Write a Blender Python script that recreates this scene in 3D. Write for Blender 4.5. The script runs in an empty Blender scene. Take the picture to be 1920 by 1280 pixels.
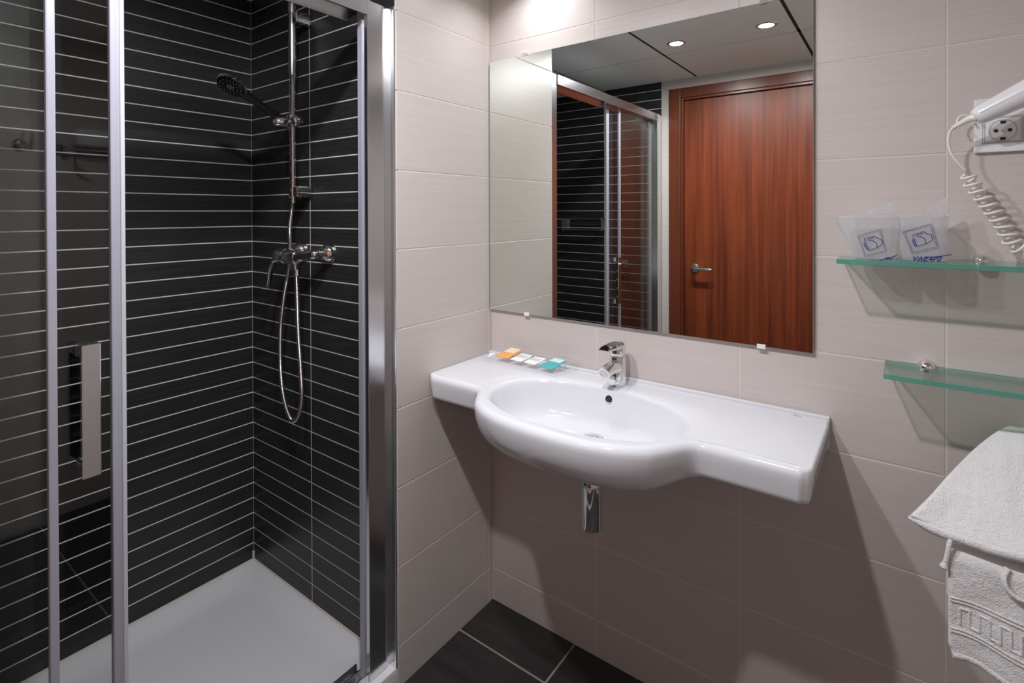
import bpy, bmesh, math, random
from mathutils import Vector, Matrix, noise

random.seed(7)
S = bpy.context.scene
COL = S.collection
PI = math.pi

# ------------------------------------------------------------------ camera
cam_d = bpy.data.cameras.new('camera')
cam_d.sensor_width = 36.0
cam_d.lens = 988.77 / 1920 * 36
cam_d.shift_y = -236.85 / 1920
cam_d.clip_start = 0.02
cam = bpy.data.objects.new('camera', cam_d)
COL.objects.link(cam)
_yaw, _pit, _rol = math.radians(36.516), math.radians(-0.3455), math.radians(-0.1571)
_f = Vector((-math.sin(_yaw) * math.cos(_pit), math.cos(_yaw) * math.cos(_pit), math.sin(_pit)))
_r = Vector((math.cos(_yaw), math.sin(_yaw), 0))
_u = _r.cross(_f)
_r2 = _r * math.cos(_rol) + _u * math.sin(_rol)
_u2 = _r2.cross(_f)
cam.matrix_world = Matrix((
    (_r2.x, _u2.x, -_f.x, 1.1691), (_r2.y, _u2.y, -_f.y, -1.4527),
    (_r2.z, _u2.z, -_f.z, 1.3714), (0, 0, 0, 1)))
S.camera = cam

# ------------------------------------------------------------------ light and exposure
world = bpy.data.worlds.new('world')
S.world = world
world.use_nodes = True
world.node_tree.nodes['Background'].inputs[0].default_value = (0.5, 0.5, 0.5, 1)
world.node_tree.nodes['Background'].inputs[1].default_value = 0.0
LAMP_W = 12.4
LAMPS = [(0.304, -1.056, 1.0, 180), (0.698, -1.048, 1.0, 180), (0.235, -0.135, 0.105, 135)]   # x, y, power, spread
S.view_settings.view_transform = 'Standard'
S.view_settings.look = 'None'
S.view_settings.gamma = 1.0
S.view_settings.use_curve_mapping = False
S.view_settings.exposure = 0.0
S.cycles.max_bounces = 16
S.cycles.diffuse_bounces = 8
S.cycles.glossy_bounces = 8
S.cycles.transmission_bounces = 8
S.cycles.transparent_max_bounces = 24
S.cycles.sample_clamp_indirect = 12
S.cycles.blur_glossy = 0.4

# ------------------------------------------------------------------ main measures (metres)
TH, TZ0, TW, TX0 = 0.2295, 0.1156, 0.4154, -0.0018   # tile pitch, first joint, tile width, joint offset
XS, YF, YD, XR, ZC = -0.8155, -0.4312, -1.745, 1.76, 2.171   # shower back, fittings wall, door wall, right wall, ceiling
XO = -0.0295                                           # edge of the shower on the door wall
TRAY = 0.055


# ================================================================== materials
def mat(name, col=(0.8, 0.8, 0.8), rough=0.5, metal=0.0, spec=0.5, coat=0.0, sheen=0.0):
    m = bpy.data.materials.new(name)
    m.use_nodes = True
    b = m.node_tree.nodes['Principled BSDF']
    b.inputs['Base Color'].default_value = (*col, 1)
    b.inputs['Roughness'].default_value = rough
    b.inputs['Metallic'].default_value = metal
    b.inputs['Specular IOR Level'].default_value = spec
    b.inputs['Coat Weight'].default_value = coat
    if sheen:
        b.inputs['Sheen Weight'].default_value = sheen
    return m


def nodes(m):
    nt = m.node_tree
    return nt, nt.nodes, nt.links, nt.nodes['Principled BSDF']


def streak(m, c0, c1, scale, detail=6, bump=0.0, rnd=True, lo=0.3, hi=0.7, rough=None, nscale=1.0):
    """Noise stretched along one axis, offset for every object."""
    nt, n, l, b = nodes(m)
    tc = n.new('ShaderNodeTexCoord')
    mp = n.new('ShaderNodeMapping')
    mp.inputs['Scale'].default_value = scale
    l.new(tc.outputs['Object'], mp.inputs['Vector'])
    if rnd:
        oi = n.new('ShaderNodeObjectInfo')
        mu = n.new('ShaderNodeMath'); mu.operation = 'MULTIPLY'; mu.inputs[1].default_value = 53.0
        l.new(oi.outputs['Random'], mu.inputs[0])
        l.new(mu.outputs[0], mp.inputs['Location'])
    nz = n.new('ShaderNodeTexNoise')
    nz.inputs['Scale'].default_value = nscale
    nz.inputs['Detail'].default_value = detail
    nz.inputs['Roughness'].default_value = 0.65
    l.new(mp.outputs[0], nz.inputs['Vector'])
    cr = n.new('ShaderNodeValToRGB')
    cr.color_ramp.elements[0].position = lo
    cr.color_ramp.elements[1].position = hi
    cr.color_ramp.elements[0].color = (*c0, 1)
    cr.color_ramp.elements[1].color = (*c1, 1)
    l.new(nz.outputs['Fac'], cr.inputs[0])
    l.new(cr.outputs[0], b.inputs['Base Color'])
    if bump:
        bp = n.new('ShaderNodeBump')
        bp.inputs['Strength'].default_value = bump
        bp.inputs['Distance'].default_value = 0.001
        l.new(nz.outputs['Fac'], bp.inputs['Height'])
        l.new(bp.outputs[0], b.inputs['Normal'])
    return m


M = {}
M['beige'] = streak(mat('beige_tile', rough=0.34, spec=0.45), (0.545, 0.492, 0.462), (0.600, 0.548, 0.518),
                    (3, 3, 240), bump=0.16)
M['beige_grout'] = mat('beige_grout', (0.66, 0.60, 0.55), 0.85)
M['black'] = streak(mat('black_tile', rough=0.36, spec=0.4), (0.014, 0.014, 0.0145), (0.036, 0.0355, 0.036),
                    (7, 7, 260), bump=0.3)
M['white_grout'] = mat('white_grout', (0.72, 0.71, 0.69), 0.8)
M['floor'] = streak(mat('floor_tile', rough=0.42, spec=0.4), (0.017, 0.0165, 0.016), (0.034, 0.033, 0.031),
                    (5, 30, 30), bump=0.25)
M['floor_grout'] = mat('floor_grout', (0.25, 0.235, 0.21), 0.9)
M['ceiling'] = streak(mat('ceiling_panel', rough=0.6, spec=0.25), (0.84, 0.865, 0.855), (0.86, 0.885, 0.875), (3, 3, 3))
M['ceiling_gap'] = mat('ceiling_gap', (0.015, 0.015, 0.015), 0.8)
M['ceramic'] = mat('ceramic', (0.69, 0.70, 0.735), 0.09, spec=0.5, coat=0.4)
M['ceramic'].node_tree.nodes['Principled BSDF'].inputs['Coat Roughness'].default_value = 0.03
M['acrylic'] = mat('acrylic_tray', (0.60, 0.60, 0.615), 0.16, spec=0.5)
M['chrome'] = mat('chrome', (0.78, 0.78, 0.79), 0.05, metal=1.0)
M['alu'] = mat('polished_aluminium', (0.74, 0.75, 0.77), 0.19, metal=1.0)
M['steel'] = mat('brushed_steel', (0.60, 0.58, 0.55), 0.27, metal=1.0)
M['hose'] = mat('steel_hose', (0.62, 0.57, 0.53), 0.24, metal=1.0)
M['rubber'] = mat('black_plastic', (0.010, 0.010, 0.011), 0.22, spec=0.5)
M['dark'] = mat('dark_hole', (0.02, 0.018, 0.015), 0.7)
M['seal'] = mat('plastic_seal', (0.33, 0.33, 0.385), 0.28, spec=0.5)
M['seal_light'] = mat('magnet_strip', (0.50, 0.50, 0.54), 0.3)
M['white_plastic'] = mat('white_plastic', (0.80, 0.80, 0.81), 0.25)
M['cream_plastic'] = mat('cream_plastic', (0.78, 0.75, 0.68), 0.3)
M['seam'] = mat('seam_grey', (0.30, 0.30, 0.31), 0.5)
M['print_grey'] = mat('print_grey', (0.22, 0.22, 0.23), 0.6)
M['print_blue'] = mat('print_blue', (0.006, 0.030, 0.24), 0.5)
M['print_violet'] = mat('print_violet', (0.04, 0.04, 0.20), 0.5)
M['silicone'] = mat('silicone', (0.58, 0.50, 0.42), 0.5)
M['orange'] = mat('orange_sachet', (0.78, 0.36, 0.11), 0.3)
M['orange_pale'] = mat('pale_label', (0.80, 0.62, 0.48), 0.35)
M['teal'] = mat('teal_sachet', (0.08, 0.40, 0.41), 0.25)
M['teal_pale'] = mat('pale_teal', (0.55, 0.74, 0.77), 0.25)
M['paper'] = mat('white_paper', (0.78, 0.78, 0.74), 0.5)
M['paper_grey'] = mat('grey_label', (0.55, 0.56, 0.53), 0.5)

# mirror silvering
M['mirror'] = mat('mirror_silver', (0.80, 0.83, 0.79), 0.0, metal=1.0)
M['mirror_edge'] = mat('mirror_edge', (0.30, 0.36, 0.33), 0.2)

# wood
m = mat('wood_veneer', rough=0.38, spec=0.4)
streak(m, (0.115, 0.022, 0.008), (0.27, 0.056, 0.018), (26, 26, 0.7), detail=8, rnd=False, lo=0.34, hi=0.70, nscale=1.6)
M['wood'] = m
m = mat('wood_casing', rough=0.3, spec=0.45)
streak(m, (0.105, 0.026, 0.012), (0.17, 0.042, 0.018), (40, 40, 1.2), detail=6, rnd=False, nscale=1.5)
M['casing'] = m

# terry towel
def terry(name, col):
    m = mat(name, col, 0.95, spec=0.1, sheen=0.35)
    nt, n, l, b = nodes(m)
    tc = n.new('ShaderNodeTexCoord')
    nz = n.new('ShaderNodeTexNoise'); nz.inputs['Scale'].default_value = 420; nz.inputs['Detail'].default_value = 3
    nz2 = n.new('ShaderNodeTexNoise'); nz2.inputs['Scale'].default_value = 90; nz2.inputs['Detail'].default_value = 2
    ad = n.new('ShaderNodeMath'); ad.operation = 'ADD'
    l.new(tc.outputs['Object'], nz.inputs['Vector'])
    l.new(tc.outputs['Object'], nz2.inputs['Vector'])
    l.new(nz.outputs['Fac'], ad.inputs[0]); l.new(nz2.outputs['Fac'], ad.inputs[1])
    bp = n.new('ShaderNodeBump'); bp.inputs['Strength'].default_value = 0.8; bp.inputs['Distance'].default_value = 0.003
    l.new(ad.outputs[0], bp.inputs['Height']); l.new(bp.outputs[0], b.inputs['Normal'])
    return m


M['terry'] = terry('terry_cloth', (0.80, 0.79, 0.79))
M['terry_band'] = terry('terry_band', (0.72, 0.70, 0.69))


def thin_glass(name, tint, ior=1.5, rough=0.0, haze=0.0, haze_col=(0.8, 0.8, 0.8)):
    """Clear sheet: part of the light passes straight, part is mirrored by Fresnel, optionally some is scattered."""
    m = bpy.data.materials.new(name); m.use_nodes = True
    nt = m.node_tree; n = nt.nodes; l = nt.links
    n.clear()
    out = n.new('ShaderNodeOutputMaterial')
    tr = n.new('ShaderNodeBsdfTransparent'); tr.inputs[0].default_value = (*tint, 1)
    gl = n.new('ShaderNodeBsdfGlossy'); gl.inputs['Roughness'].default_value = rough
    gl.inputs['Color'].default_value = (1, 1, 1, 1)
    fr = n.new('ShaderNodeFresnel')
    ge = n.new('ShaderNodeNewGeometry'); mi = n.new('ShaderNodeMix')      # same reflectance from either side of the sheet
    mi.inputs['A'].default_value = ior; mi.inputs['B'].default_value = 1 / ior
    l.new(ge.outputs['Backfacing'], mi.inputs['Factor']); l.new(mi.outputs['Result'], fr.inputs[0])
    mx = n.new('ShaderNodeMixShader')
    src = tr
    if haze:
        df = n.new('ShaderNodeBsdfDiffuse'); df.inputs[0].default_value = (*haze_col, 1)
        tl = n.new('ShaderNodeBsdfTranslucent'); tl.inputs[0].default_value = (*haze_col, 1)
        m2 = n.new('ShaderNodeMixShader'); m2.inputs[0].default_value = 0.5
        l.new(df.outputs[0], m2.inputs[1]); l.new(tl.outputs[0], m2.inputs[2])
        m1 = n.new('ShaderNodeMixShader'); m1.inputs[0].default_value = haze
        l.new(tr.outputs[0], m1.inputs[1]); l.new(m2.outputs[0], m1.inputs[2])
        src = m1
    l.new(fr.outputs[0], mx.inputs[0])
    l.new(src.outputs[0], mx.inputs[1]); l.new(gl.outputs[0], mx.inputs[2])
    l.new(mx.outputs[0], out.inputs[0])
    return m


M['glass'] = thin_glass('door_glass', (0.95, 0.965, 0.955))
M['shelf_glass'] = thin_glass('shelf_glass', (0.74, 0.81, 0.77), haze=0.06, haze_col=(0.5, 0.75, 0.65))
M['shelf_edge'] = thin_glass('shelf_edge', (0.25, 0.70, 0.58), haze=0.65, haze_col=(0.20, 0.56, 0.46))
M['cup_glass'] = thin_glass('tumbler_glass', (0.972, 0.978, 0.974))
M['bag'] = thin_glass('clear_bag', (0.97, 0.97, 0.98), ior=1.5, rough=0.07, haze=0.32, haze_col=(0.90, 0.90, 0.94))
M['clear'] = thin_glass('clear_plastic', (0.97, 0.97, 0.975), ior=1.45, rough=0.03, haze=0.07, haze_col=(0.85, 0.85, 0.88))

m = bpy.data.materials.new('lamp_emitter'); m.use_nodes = True
m.node_tree.nodes.clear()
_o = m.node_tree.nodes.new('ShaderNodeOutputMaterial'); _e = m.node_tree.nodes.new('ShaderNodeEmission')
_e.inputs[0].default_value = (1, 0.98, 0.96, 1); _e.inputs[1].default_value = 14
m.node_tree.links.new(_e.outputs[0], _o.inputs[0])
M['emit'] = m


# ================================================================== mesh helpers
def link(name, me, mats, parent=None, loc=None, rot=None):
    o = bpy.data.objects.new(name, me)
    COL.objects.link(o)
    if mats is not None and not me.materials:
        for k in (mats if isinstance(mats, (list, tuple)) else [mats]):
            me.materials.append(M[k] if isinstance(k, str) else k)
    if parent is not None:
        o.parent = parent
    if loc is not None:
        o.location = loc
    if rot is not None:
        o.rotation_euler = rot
    return o


def finish(bm, name, mats, parent=None, smooth=None, loc=None, rot=None):
    bmesh.ops.recalc_face_normals(bm, faces=bm.faces)
    me = bpy.data.meshes.new(name)
    bm.to_mesh(me); bm.free()
    if smooth == 35:
        smooth = 18          # keep bevelled boxes flat-faced
    if smooth is not None:
        me.polygons.foreach_set('use_smooth', [True] * len(me.polygons))
        if smooth < 179:
            me.set_sharp_from_angle(angle=math.radians(smooth))
    return link(name, me, mats, parent, loc, rot)


def thing(name, label, cat, loc=(0, 0, 0), rotz=0.0, group=None):
    o = bpy.data.objects.new(name, None)
    COL.objects.link(o)
    o.empty_display_size = 0.05
    o.location = loc
    o.rotation_euler = (0, 0, rotz)
    o['label'] = label; o['category'] = cat
    if group:
        o['group'] = group
    return o


def tag(o, label, cat, group=None):
    o['label'] = label; o['category'] = cat
    if group:
        o['group'] = group
    return o


def bm_box(bm, x0, x1, y0, y1, z0, z1, bev=0.0, seg=2):
    b2 = bmesh.new()
    vs = [b2.verts.new((x, y, z)) for x in (x0, x1) for y in (y0, y1) for z in (z0, z1)]
    for f in ((0, 1, 3, 2), (4, 6, 7, 5), (0, 4, 5, 1), (2, 3, 7, 6), (0, 2, 6, 4), (1, 5, 7, 3)):
        b2.faces.new([vs[i] for i in f])
    if bev:
        bmesh.ops.bevel(b2, geom=b2.edges[:], offset=bev, segments=seg, affect='EDGES', profile=0.5)
    merge(bm, b2)


def merge(bm, b2):
    me = bpy.data.meshes.new('tmp')
    b2.to_mesh(me); b2.free()
    bm.from_mesh(me)
    bpy.data.meshes.remove(me)


def box(name, x0, x1, y0, y1, z0, z1, mats, parent=None, bev=0.0, seg=2, smooth=35):
    bm = bmesh.new()
    bm_box(bm, x0, x1, y0, y1, z0, z1, bev, seg)
    return finish(bm, name, mats, parent, smooth if bev else None)


def loft(bm, rings, cap0=True, cap1=True, closed=True):
    vr = [[bm.verts.new(p) for p in r] for r in rings]
    n = len(vr[0])
    for a, b in zip(vr[:-1], vr[1:]):
        for i in range(n if closed else n - 1):
            j = (i + 1) % n
            bm.faces.new((a[i], a[j], b[j], b[i]))
    if cap0:
        bm.faces.new(vr[0][::-1])
    if cap1:
        bm.faces.new(vr[-1])
    return vr


def frame_for(d):
    d = Vector(d).normalized()
    a = Vector((0, 0, 1)) if abs(d.z) < 0.9 else Vector((1, 0, 0))
    s = d.cross(a).normalized()
    return s, s.cross(d).normalized()


def bm_tube(bm, pts, rad, seg=16, caps=True, flat=1.0):
    pts = [Vector(p) for p in pts]
    if not isinstance(rad, (list, tuple)):
        rad = [rad] * len(pts)
    s, t = None, None
    rings = []
    for i, p in enumerate(pts):
        d = (pts[min(i + 1, len(pts) - 1)] - pts[max(i - 1, 0)]).normalized()
        if s is None:
            s, t = frame_for(d)
        else:
            s = (s - d * s.dot(d)).normalized()
            t = s.cross(d).normalized()
        rings.append([p + s * math.cos(2 * PI * k / seg) * rad[i] + t * math.sin(2 * PI * k / seg) * rad[i] * flat
                      for k in range(seg)])
    loft(bm, rings, caps, caps)


def tube(name, pts, rad, mats, parent=None, seg=16, smooth=40, flat=1.0):
    bm = bmesh.new()
    bm_tube(bm, pts, rad, seg, flat=flat)
    return finish(bm, name, mats, parent, smooth)


def bm_lathe(bm, prof, origin=(0, 0, 0), axis=(0, 0, 1), seg=32):
    """prof: (radius, height) along axis; radius 0 at an end closes to a cap."""
    ax = Vector(axis).normalized(); s, t = frame_for(ax); o = Vector(origin)
    rings = []
    for r, h in prof:
        rr = max(r, 1e-5)
        rings.append([o + ax * h + s * rr * math.cos(2 * PI * k / seg) + t * rr * math.sin(2 * PI * k / seg)
                      for k in range(seg)])
    loft(bm, rings, True, True)


def lathe(name, prof, mats, parent=None, origin=(0, 0, 0), axis=(0, 0, 1), seg=32, smooth=40):
    bm = bmesh.new()
    bm_lathe(bm, prof, origin, axis, seg)
    return finish(bm, name, mats, parent, smooth)


def catmull(pts, per=10):
    pts = [Vector(p) for p in pts]
    P = [pts[0] * 2 - pts[1]] + pts + [pts[-1] * 2 - pts[-2]]
    out = []
    for i in range(1, len(P) - 2):
        for k in range(per):
            t = k / per
            a, b, c, d = P[i - 1], P[i], P[i + 1], P[i + 2]
            out.append(0.5 * ((2 * b) + (c - a) * t + (2 * a - 5 * b + 4 * c - d) * t * t + (3 * b - a - 3 * c + d) * t ** 3))
    out.append(pts[-1])
    return out


# ================================================================== the room
def struct(name, me_or_bm, mats):
    o = finish(me_or_bm, name, mats) if isinstance(me_or_bm, bmesh.types.BMesh) else me_or_bm
    o['kind'] = 'structure'
    return o


_tile_cache = {}


def tile_mesh(w, h, t, bev, mk, name):
    key = (round(w, 4), round(h, 4), t, bev, mk)
    if key not in _tile_cache:
        # local: width along x, height along z, face towards -y at y = 0, body behind it (+y)
        b = bev
        v = [(b, 0, b), (w - b, 0, b), (w - b, 0, h - b), (b, 0, h - b),
             (0, b, 0), (w, b, 0), (w, b, h), (0, b, h),
             (0, t, 0), (w, t, 0), (w, t, h), (0, t, h)]
        f = [(0, 1, 2, 3)]
        for i in range(4):
            j = (i + 1) % 4
            f.append((i, 4 + i, 4 + j, j)); f.append((4 + i, 8 + i, 8 + j, 4 + j))
        me = bpy.data.meshes.new(name)
        me.from_pydata(v, [], f)
        bm = bmesh.new(); bm.from_mesh(me)
        bmesh.ops.recalc_face_normals(bm, faces=bm.faces)
        if bm.faces and sum(fc.normal.y for fc in bm.faces if abs(fc.normal.y) > 0.99) > 0:
            bmesh.ops.reverse_faces(bm, faces=bm.faces)
        bm.to_mesh(me); bm.free()
        me.materials.append(M[mk])
        _tile_cache[key] = me
    return _tile_cache[key]


def tile_wall(parent, name, origin, rotz, region, us, zs, gap, mk, t=0.006, bev=0.0008):
    """Lay tiles on a wall plane. origin: a point of the plane; local u along the wall (x rotated by rotz); face towards
    local -y. region (u0,u1,z0,z1) is clipped by joints us / zs."""
    if mk == 'beige':
        bev = 0.0014
    u0, u1, z0, z1 = region
    ul = [u0] + [u for u in us if u0 + 0.012 < u < u1 - 0.012] + [u1]
    zl = [z0] + [z for z in zs if z0 + 0.008 < z < z1 - 0.008] + [z1]
    c, s = math.cos(rotz), math.sin(rotz)
    for i in range(len(ul) - 1):
        for k in range(len(zl) - 1):
            a = ul[i] + (gap / 2 if i else 0); b = ul[i + 1] - (gap / 2 if i < len(ul) - 2 else 0)
            d = zl[k] + (gap / 2 if k else 0); e = zl[k + 1] - (gap / 2 if k < len(zl) - 2 else 0)
            me = tile_mesh(b - a, e - d, t, bev, mk, name)
            o = bpy.data.objects.new(name, me)
            COL.objects.link(o)
            o.parent = parent
            o.location = (origin[0] + c * a, origin[1] + s * a, d)
            o.rotation_euler = (0, 0, rotz)


zb = [TZ0 + TH * k for k in range(-1, 10)]
zblack = [TZ0 + TH / 4 * k for k in range(-2, 40)]
GR = 0.0009   # grout lies this far behind the tile face
GB = 0.0022   # beige joint width
GK = 0.0036   # black joint width

# back wall (with the mirror): face at y = 0, room towards -y
w = bmesh.new(); bm_box(w, -0.9, XR + 0.1, GR, 0.1, -0.02, ZC + 0.1)
wall_back = struct('wall_back', w, 'beige_grout')
tile_wall(wall_back, 'tile', (0, 0, 0), 0, (0, XR, 0, ZC), [TX0 + TW * k for k in range(1, 6)], zb, GB, 'beige')

# left wall block: face at x = 0, from the corner to the shower opening (local u runs from y=YF to 0)
w = bmesh.new(); bm_box(w, -0.9, -GR, YF + 0.006, GR, -0.02, ZC + 0.1)
wall_left = struct('wall_left', w, 'beige_grout')
tile_wall(wall_left, 'tile', (0, YF, 0), PI / 2, (0, -YF, 0, ZC), [TW], zb, GB, 'beige')

# shower wall that carries the mixer: face at y = YF
w = bmesh.new(); bm_box(w, XS - 0.05, -0.004, YF + GR, YF + GR + 0.004, 0, ZC + 0.05)
wall_side = struct('wall_shower_side', w, 'white_grout')
tile_wall(wall_side, 'tile', (0, YF, 0), 0, (XS, -0.006, TRAY, ZC), [-0.4325], zblack, GK, 'black')
# shower back wall: face at x = XS
w = bmesh.new(); bm_box(w, XS - 0.1, XS - GR, YD - 0.1, YF + 0.1, -0.02, ZC + 0.1)
wall_sback = struct('wall_shower_back', w, 'white_grout')
tile_wall(wall_sback, 'tile', (XS, YD, 0), PI / 2, (0, YF - YD, TRAY, ZC), [(YF - YD) - TW * k for k in (1, 2, 3)], zblack, GK, 'black')
# shower end wall, in the plane of the door wall: face at y = YD towards +y (local -y after half a turn)
w = bmesh.new(); bm_box(w, XS - 0.1, XO - 0.001, YD - 0.1, YD - GR, -0.02, ZC + 0.1)
wall_sfront = struct('wall_shower_front', w, 'white_grout')
tile_wall(wall_sfront, 'tile', (0, YD, 0), PI, (-XO, -XS, TRAY, ZC), [0.4175], zblack, GK, 'black')

# door wall beside and above the door
DX0, DX1, DZ = 0.0208, 0.957, 2.114     # outside of the casing
w = bmesh.new()
bm_box(w, XO, DX0 + 0.01, YD - 0.1, YD - GR, -0.02, ZC + 0.1)
bm_box(w, DX1 - 0.01, XR + 0.1, YD - 0.1, YD - GR, -0.02, ZC + 0.1)
bm_box(w, DX0 + 0.01, DX1 - 0.01, YD - 0.1, YD - GR, DZ - 0.01, ZC + 0.1)
wall_front = struct('wall_front', w, 'beige_grout')
us = [-(0.046 + TW * k) for k in range(-1, 6)]
us.sort()
tile_wall(wall_front, 'tile', (0, YD, 0), PI, (-DX0, -XO, 0, DZ), us, zb, GB, 'beige')
tile_wall(wall_front, 'tile', (0, YD, 0), PI, (-XR, -DX1, 0, DZ), us, zb, GB, 'beige')
tile_wall(wall_front, 'tile', (0, YD, 0), PI, (-XR, -XO, DZ, ZC), us, [], GB, 'beige')

# right wall: face at x = XR towards -x
w = bmesh.new(); bm_box(w, XR + GR, XR + 0.1, YD - 0.1, 0.1, -0.02, ZC + 0.1)
wall_right = struct('wall_right', w, 'beige_grout')
tile_wall(wall_right, 'tile', (XR, 0, 0), -PI / 2, (0, -YD, 0, ZC), [TW * k for k in range(1, 5)], zb, GB, 'beige')

# floor
w = bmesh.new(); bm_box(w, -0.9, XR + 0.1, YD - 0.1, 0.1, -0.1, -0.002)
floor = struct('floor', w, 'floor_grout')
FT, FX, FY, FG = 0.333, 0.334, -0.1625, 0.007
xs = [0.0, FX] + [FX + FT * k for k in range(1, 5)] + [XR]
ys = [0.0, FY] + [FY - FT * k for k in range(1, 5)] + [YD]
for i in range(len(xs) - 1):
    for k in range(len(ys) - 1):
        x0 = xs[i] + (FG / 2 if i else 0.002); x1 = xs[i + 1] - (FG / 2 if i < len(xs) - 2 else 0)
        y1 = ys[k] - (FG / 2 if k else 0.002); y0 = ys[k + 1] + (FG / 2 if k < len(ys) - 2 else 0)
        me = tile_mesh(x1 - x0, y1 - y0, 0.006, 0.001, 'floor', 'floor_tile')
        o = bpy.data.objects.new('tile', me); COL.objects.link(o); o.parent = floor
        # local face -y -> up: turn about x
        o.location = (x0, y0, 0); o.rotation_euler = (-PI / 2, 0, 0)
        o.location = (x0, y1, 0)
        o.rotation_euler = (-PI / 2, 0, 0)

# ceiling: panels with dark shadow gaps
w = bmesh.new(); bm_box(w, -0.9, XR + 0.1, YD - 0.1, 0.1, ZC + 0.035, ZC + 0.1)
for x in (-0.427, 0.186, 0.799, 1.412):
    bm_box(w, x - 0.02, x + 0.02, YD, 0, ZC + 0.003, ZC + 0.036)
for y in (-0.606, -1.219):
    bm_box(w, XS, XR, y - 0.02, y + 0.02, ZC + 0.003, ZC + 0.036)
ceiling = struct('ceiling', w, 'ceiling_gap')
CG = 0.009
xs = [XS, -0.427, 0.186, 0.799, 1.412, XR]
ys = [0.0, -0.606, -1.219, YD]
_pc = {}
for i in range(len(xs) - 1):
    for k in range(len(ys) - 1):
        x0 = xs[i] + (0.007 if i else 0); x1 = xs[i + 1] - (0.007 if i < len(xs) - 2 else 0)
        y1 = ys[k] - (CG / 2 if k else 0); y0 = ys[k + 1] + (CG / 2 if k < len(ys) - 2 else 0)
        if x1 < 0 and y1 > YF:
            y1 = max(y1, YF)
        b = bmesh.new(); bm_box(b, 0, x1 - x0, 0, y1 - y0, 0, 0.008)
        finish(b, 'panel', 'ceiling', ceiling, loc=(x0, y0, ZC))

# silicone joint in the corners
b = bmesh.new()
bm_tube(b, [(-0.002, -0.002, 0.0), (-0.002, -0.002, ZC)], 0.0032, 8)
o = finish(b, 'trim_1', 'silicone', None, 40); o['kind'] = 'structure'
b = bmesh.new()
bm_tube(b, [(XS + 0.002, YF - 0.002, TRAY), (XS + 0.002, YF - 0.002, TRAY + 0.03)], 0.005, 8)
bm_tube(b, [(XS + 0.001, YF, TRAY + 0.001), (XS + 0.001, YD, TRAY + 0.001)], 0.0025, 8)
bm_tube(b, [(XS, YF - 0.001, TRAY + 0.001), (-0.05, YF - 0.001, TRAY + 0.001)], 0.0025, 8)
o = finish(b, 'trim_2', 'silicone', None, 40); o['kind'] = 'structure'

# ------------------------------------------------------------------ door
door = bpy.data.objects.new('door_1', None); COL.objects.link(door); door['kind'] = 'structure'
door['label'] = 'reddish brown veneered door with casing, seen in the mirror'
IX0, IX1, IZ = 0.1059, 0.873, 2.041
leaf = box('door_leaf', IX0 + 0.002, IX1 - 0.002, YD - 0.06, YD - 0.018, 0.006, IZ - 0.002, 'wood', door, 0.001)
b = bmesh.new()
for x0, x1, z0, z1 in ((DX0, IX0 - 0.014, 0, DZ), (IX1 + 0.014, DX1, 0, DZ), (IX0 - 0.014, IX1 + 0.014, IZ + 0.014, DZ)):
    bm_box(b, x0, x1, YD - 0.06, YD + 0.012, z0, z1, 0.003)
finish(b, 'casing', 'casing', door, 35)
b = bmesh.new()
for x0, x1, z0, z1 in ((IX0 - 0.014, IX0, 0, IZ + 0.014), (IX1, IX1 + 0.014, 0, IZ + 0.014), (IX0, IX1, IZ, IZ + 0.014)):
    bm_box(b, x0, x1, YD - 0.1, YD + 0.004, z0, z1, 0.002)
bm_box(b, IX0 - 0.01, IX1 + 0.01, YD - 0.1, YD - 0.062, 0, IZ + 0.01)
finish(b, 'door_stop', 'casing', door, 35)
HX, HZ = 0.169, 1.0325
rose = lathe('rose', [(0.026, 0), (0.026, 0.006), (0.022, 0.010), (0.0, 0.0105)], 'steel', door, (HX, YD - 0.018, HZ), (0, 1, 0))
tube('lever', catmull([(HX, YD - 0.018, HZ), (HX, YD + 0.022, HZ), (HX + 0.012, YD + 0.037, HZ), (HX + 0.04, YD + 0.040, HZ),
                       (HX + 0.09, YD + 0.040, HZ), (HX + 0.112, YD + 0.038, HZ)], 6), 0.0095, 'steel', door)

# ------------------------------------------------------------------ downlights
LL = ['recessed ceiling spotlight over the room beside the shower screen', 'recessed ceiling spotlight over the room in front of the door',
      'recessed ceiling spotlight close above the corner by the mirror']
for i, (lx, ly, pw, spr) in enumerate(LAMPS):
    t = thing('downlight', LL[i], 'ceiling light', (lx, ly, ZC), 0, 'recessed ceiling spotlights')
    lathe('ring', [(0.030, 0.006), (0.030, -0.001), (0.032, -0.004), (0.039, -0.004), (0.043, -0.001), (0.043, 0.003), (0.034, 0.006)],
          'chrome', t)
    lathe('lens', [(0.0, -0.0022), (0.0305, -0.0020), (0.0305, 0.0), (0.0, 0.0)], 'emit', t)
    ld = bpy.data.lights.new('bulb', 'AREA')
    ld.shape = 'DISK'; ld.size = 0.056
    ld.energy = LAMP_W * pw
    ld.color = (0.985, 0.985, 1.03)
    ld.spread = math.radians(spr)
    lo = bpy.data.objects.new('bulb', ld); COL.objects.link(lo); lo.parent = t
    lo.location = (0, 0, -0.0028)

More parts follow.
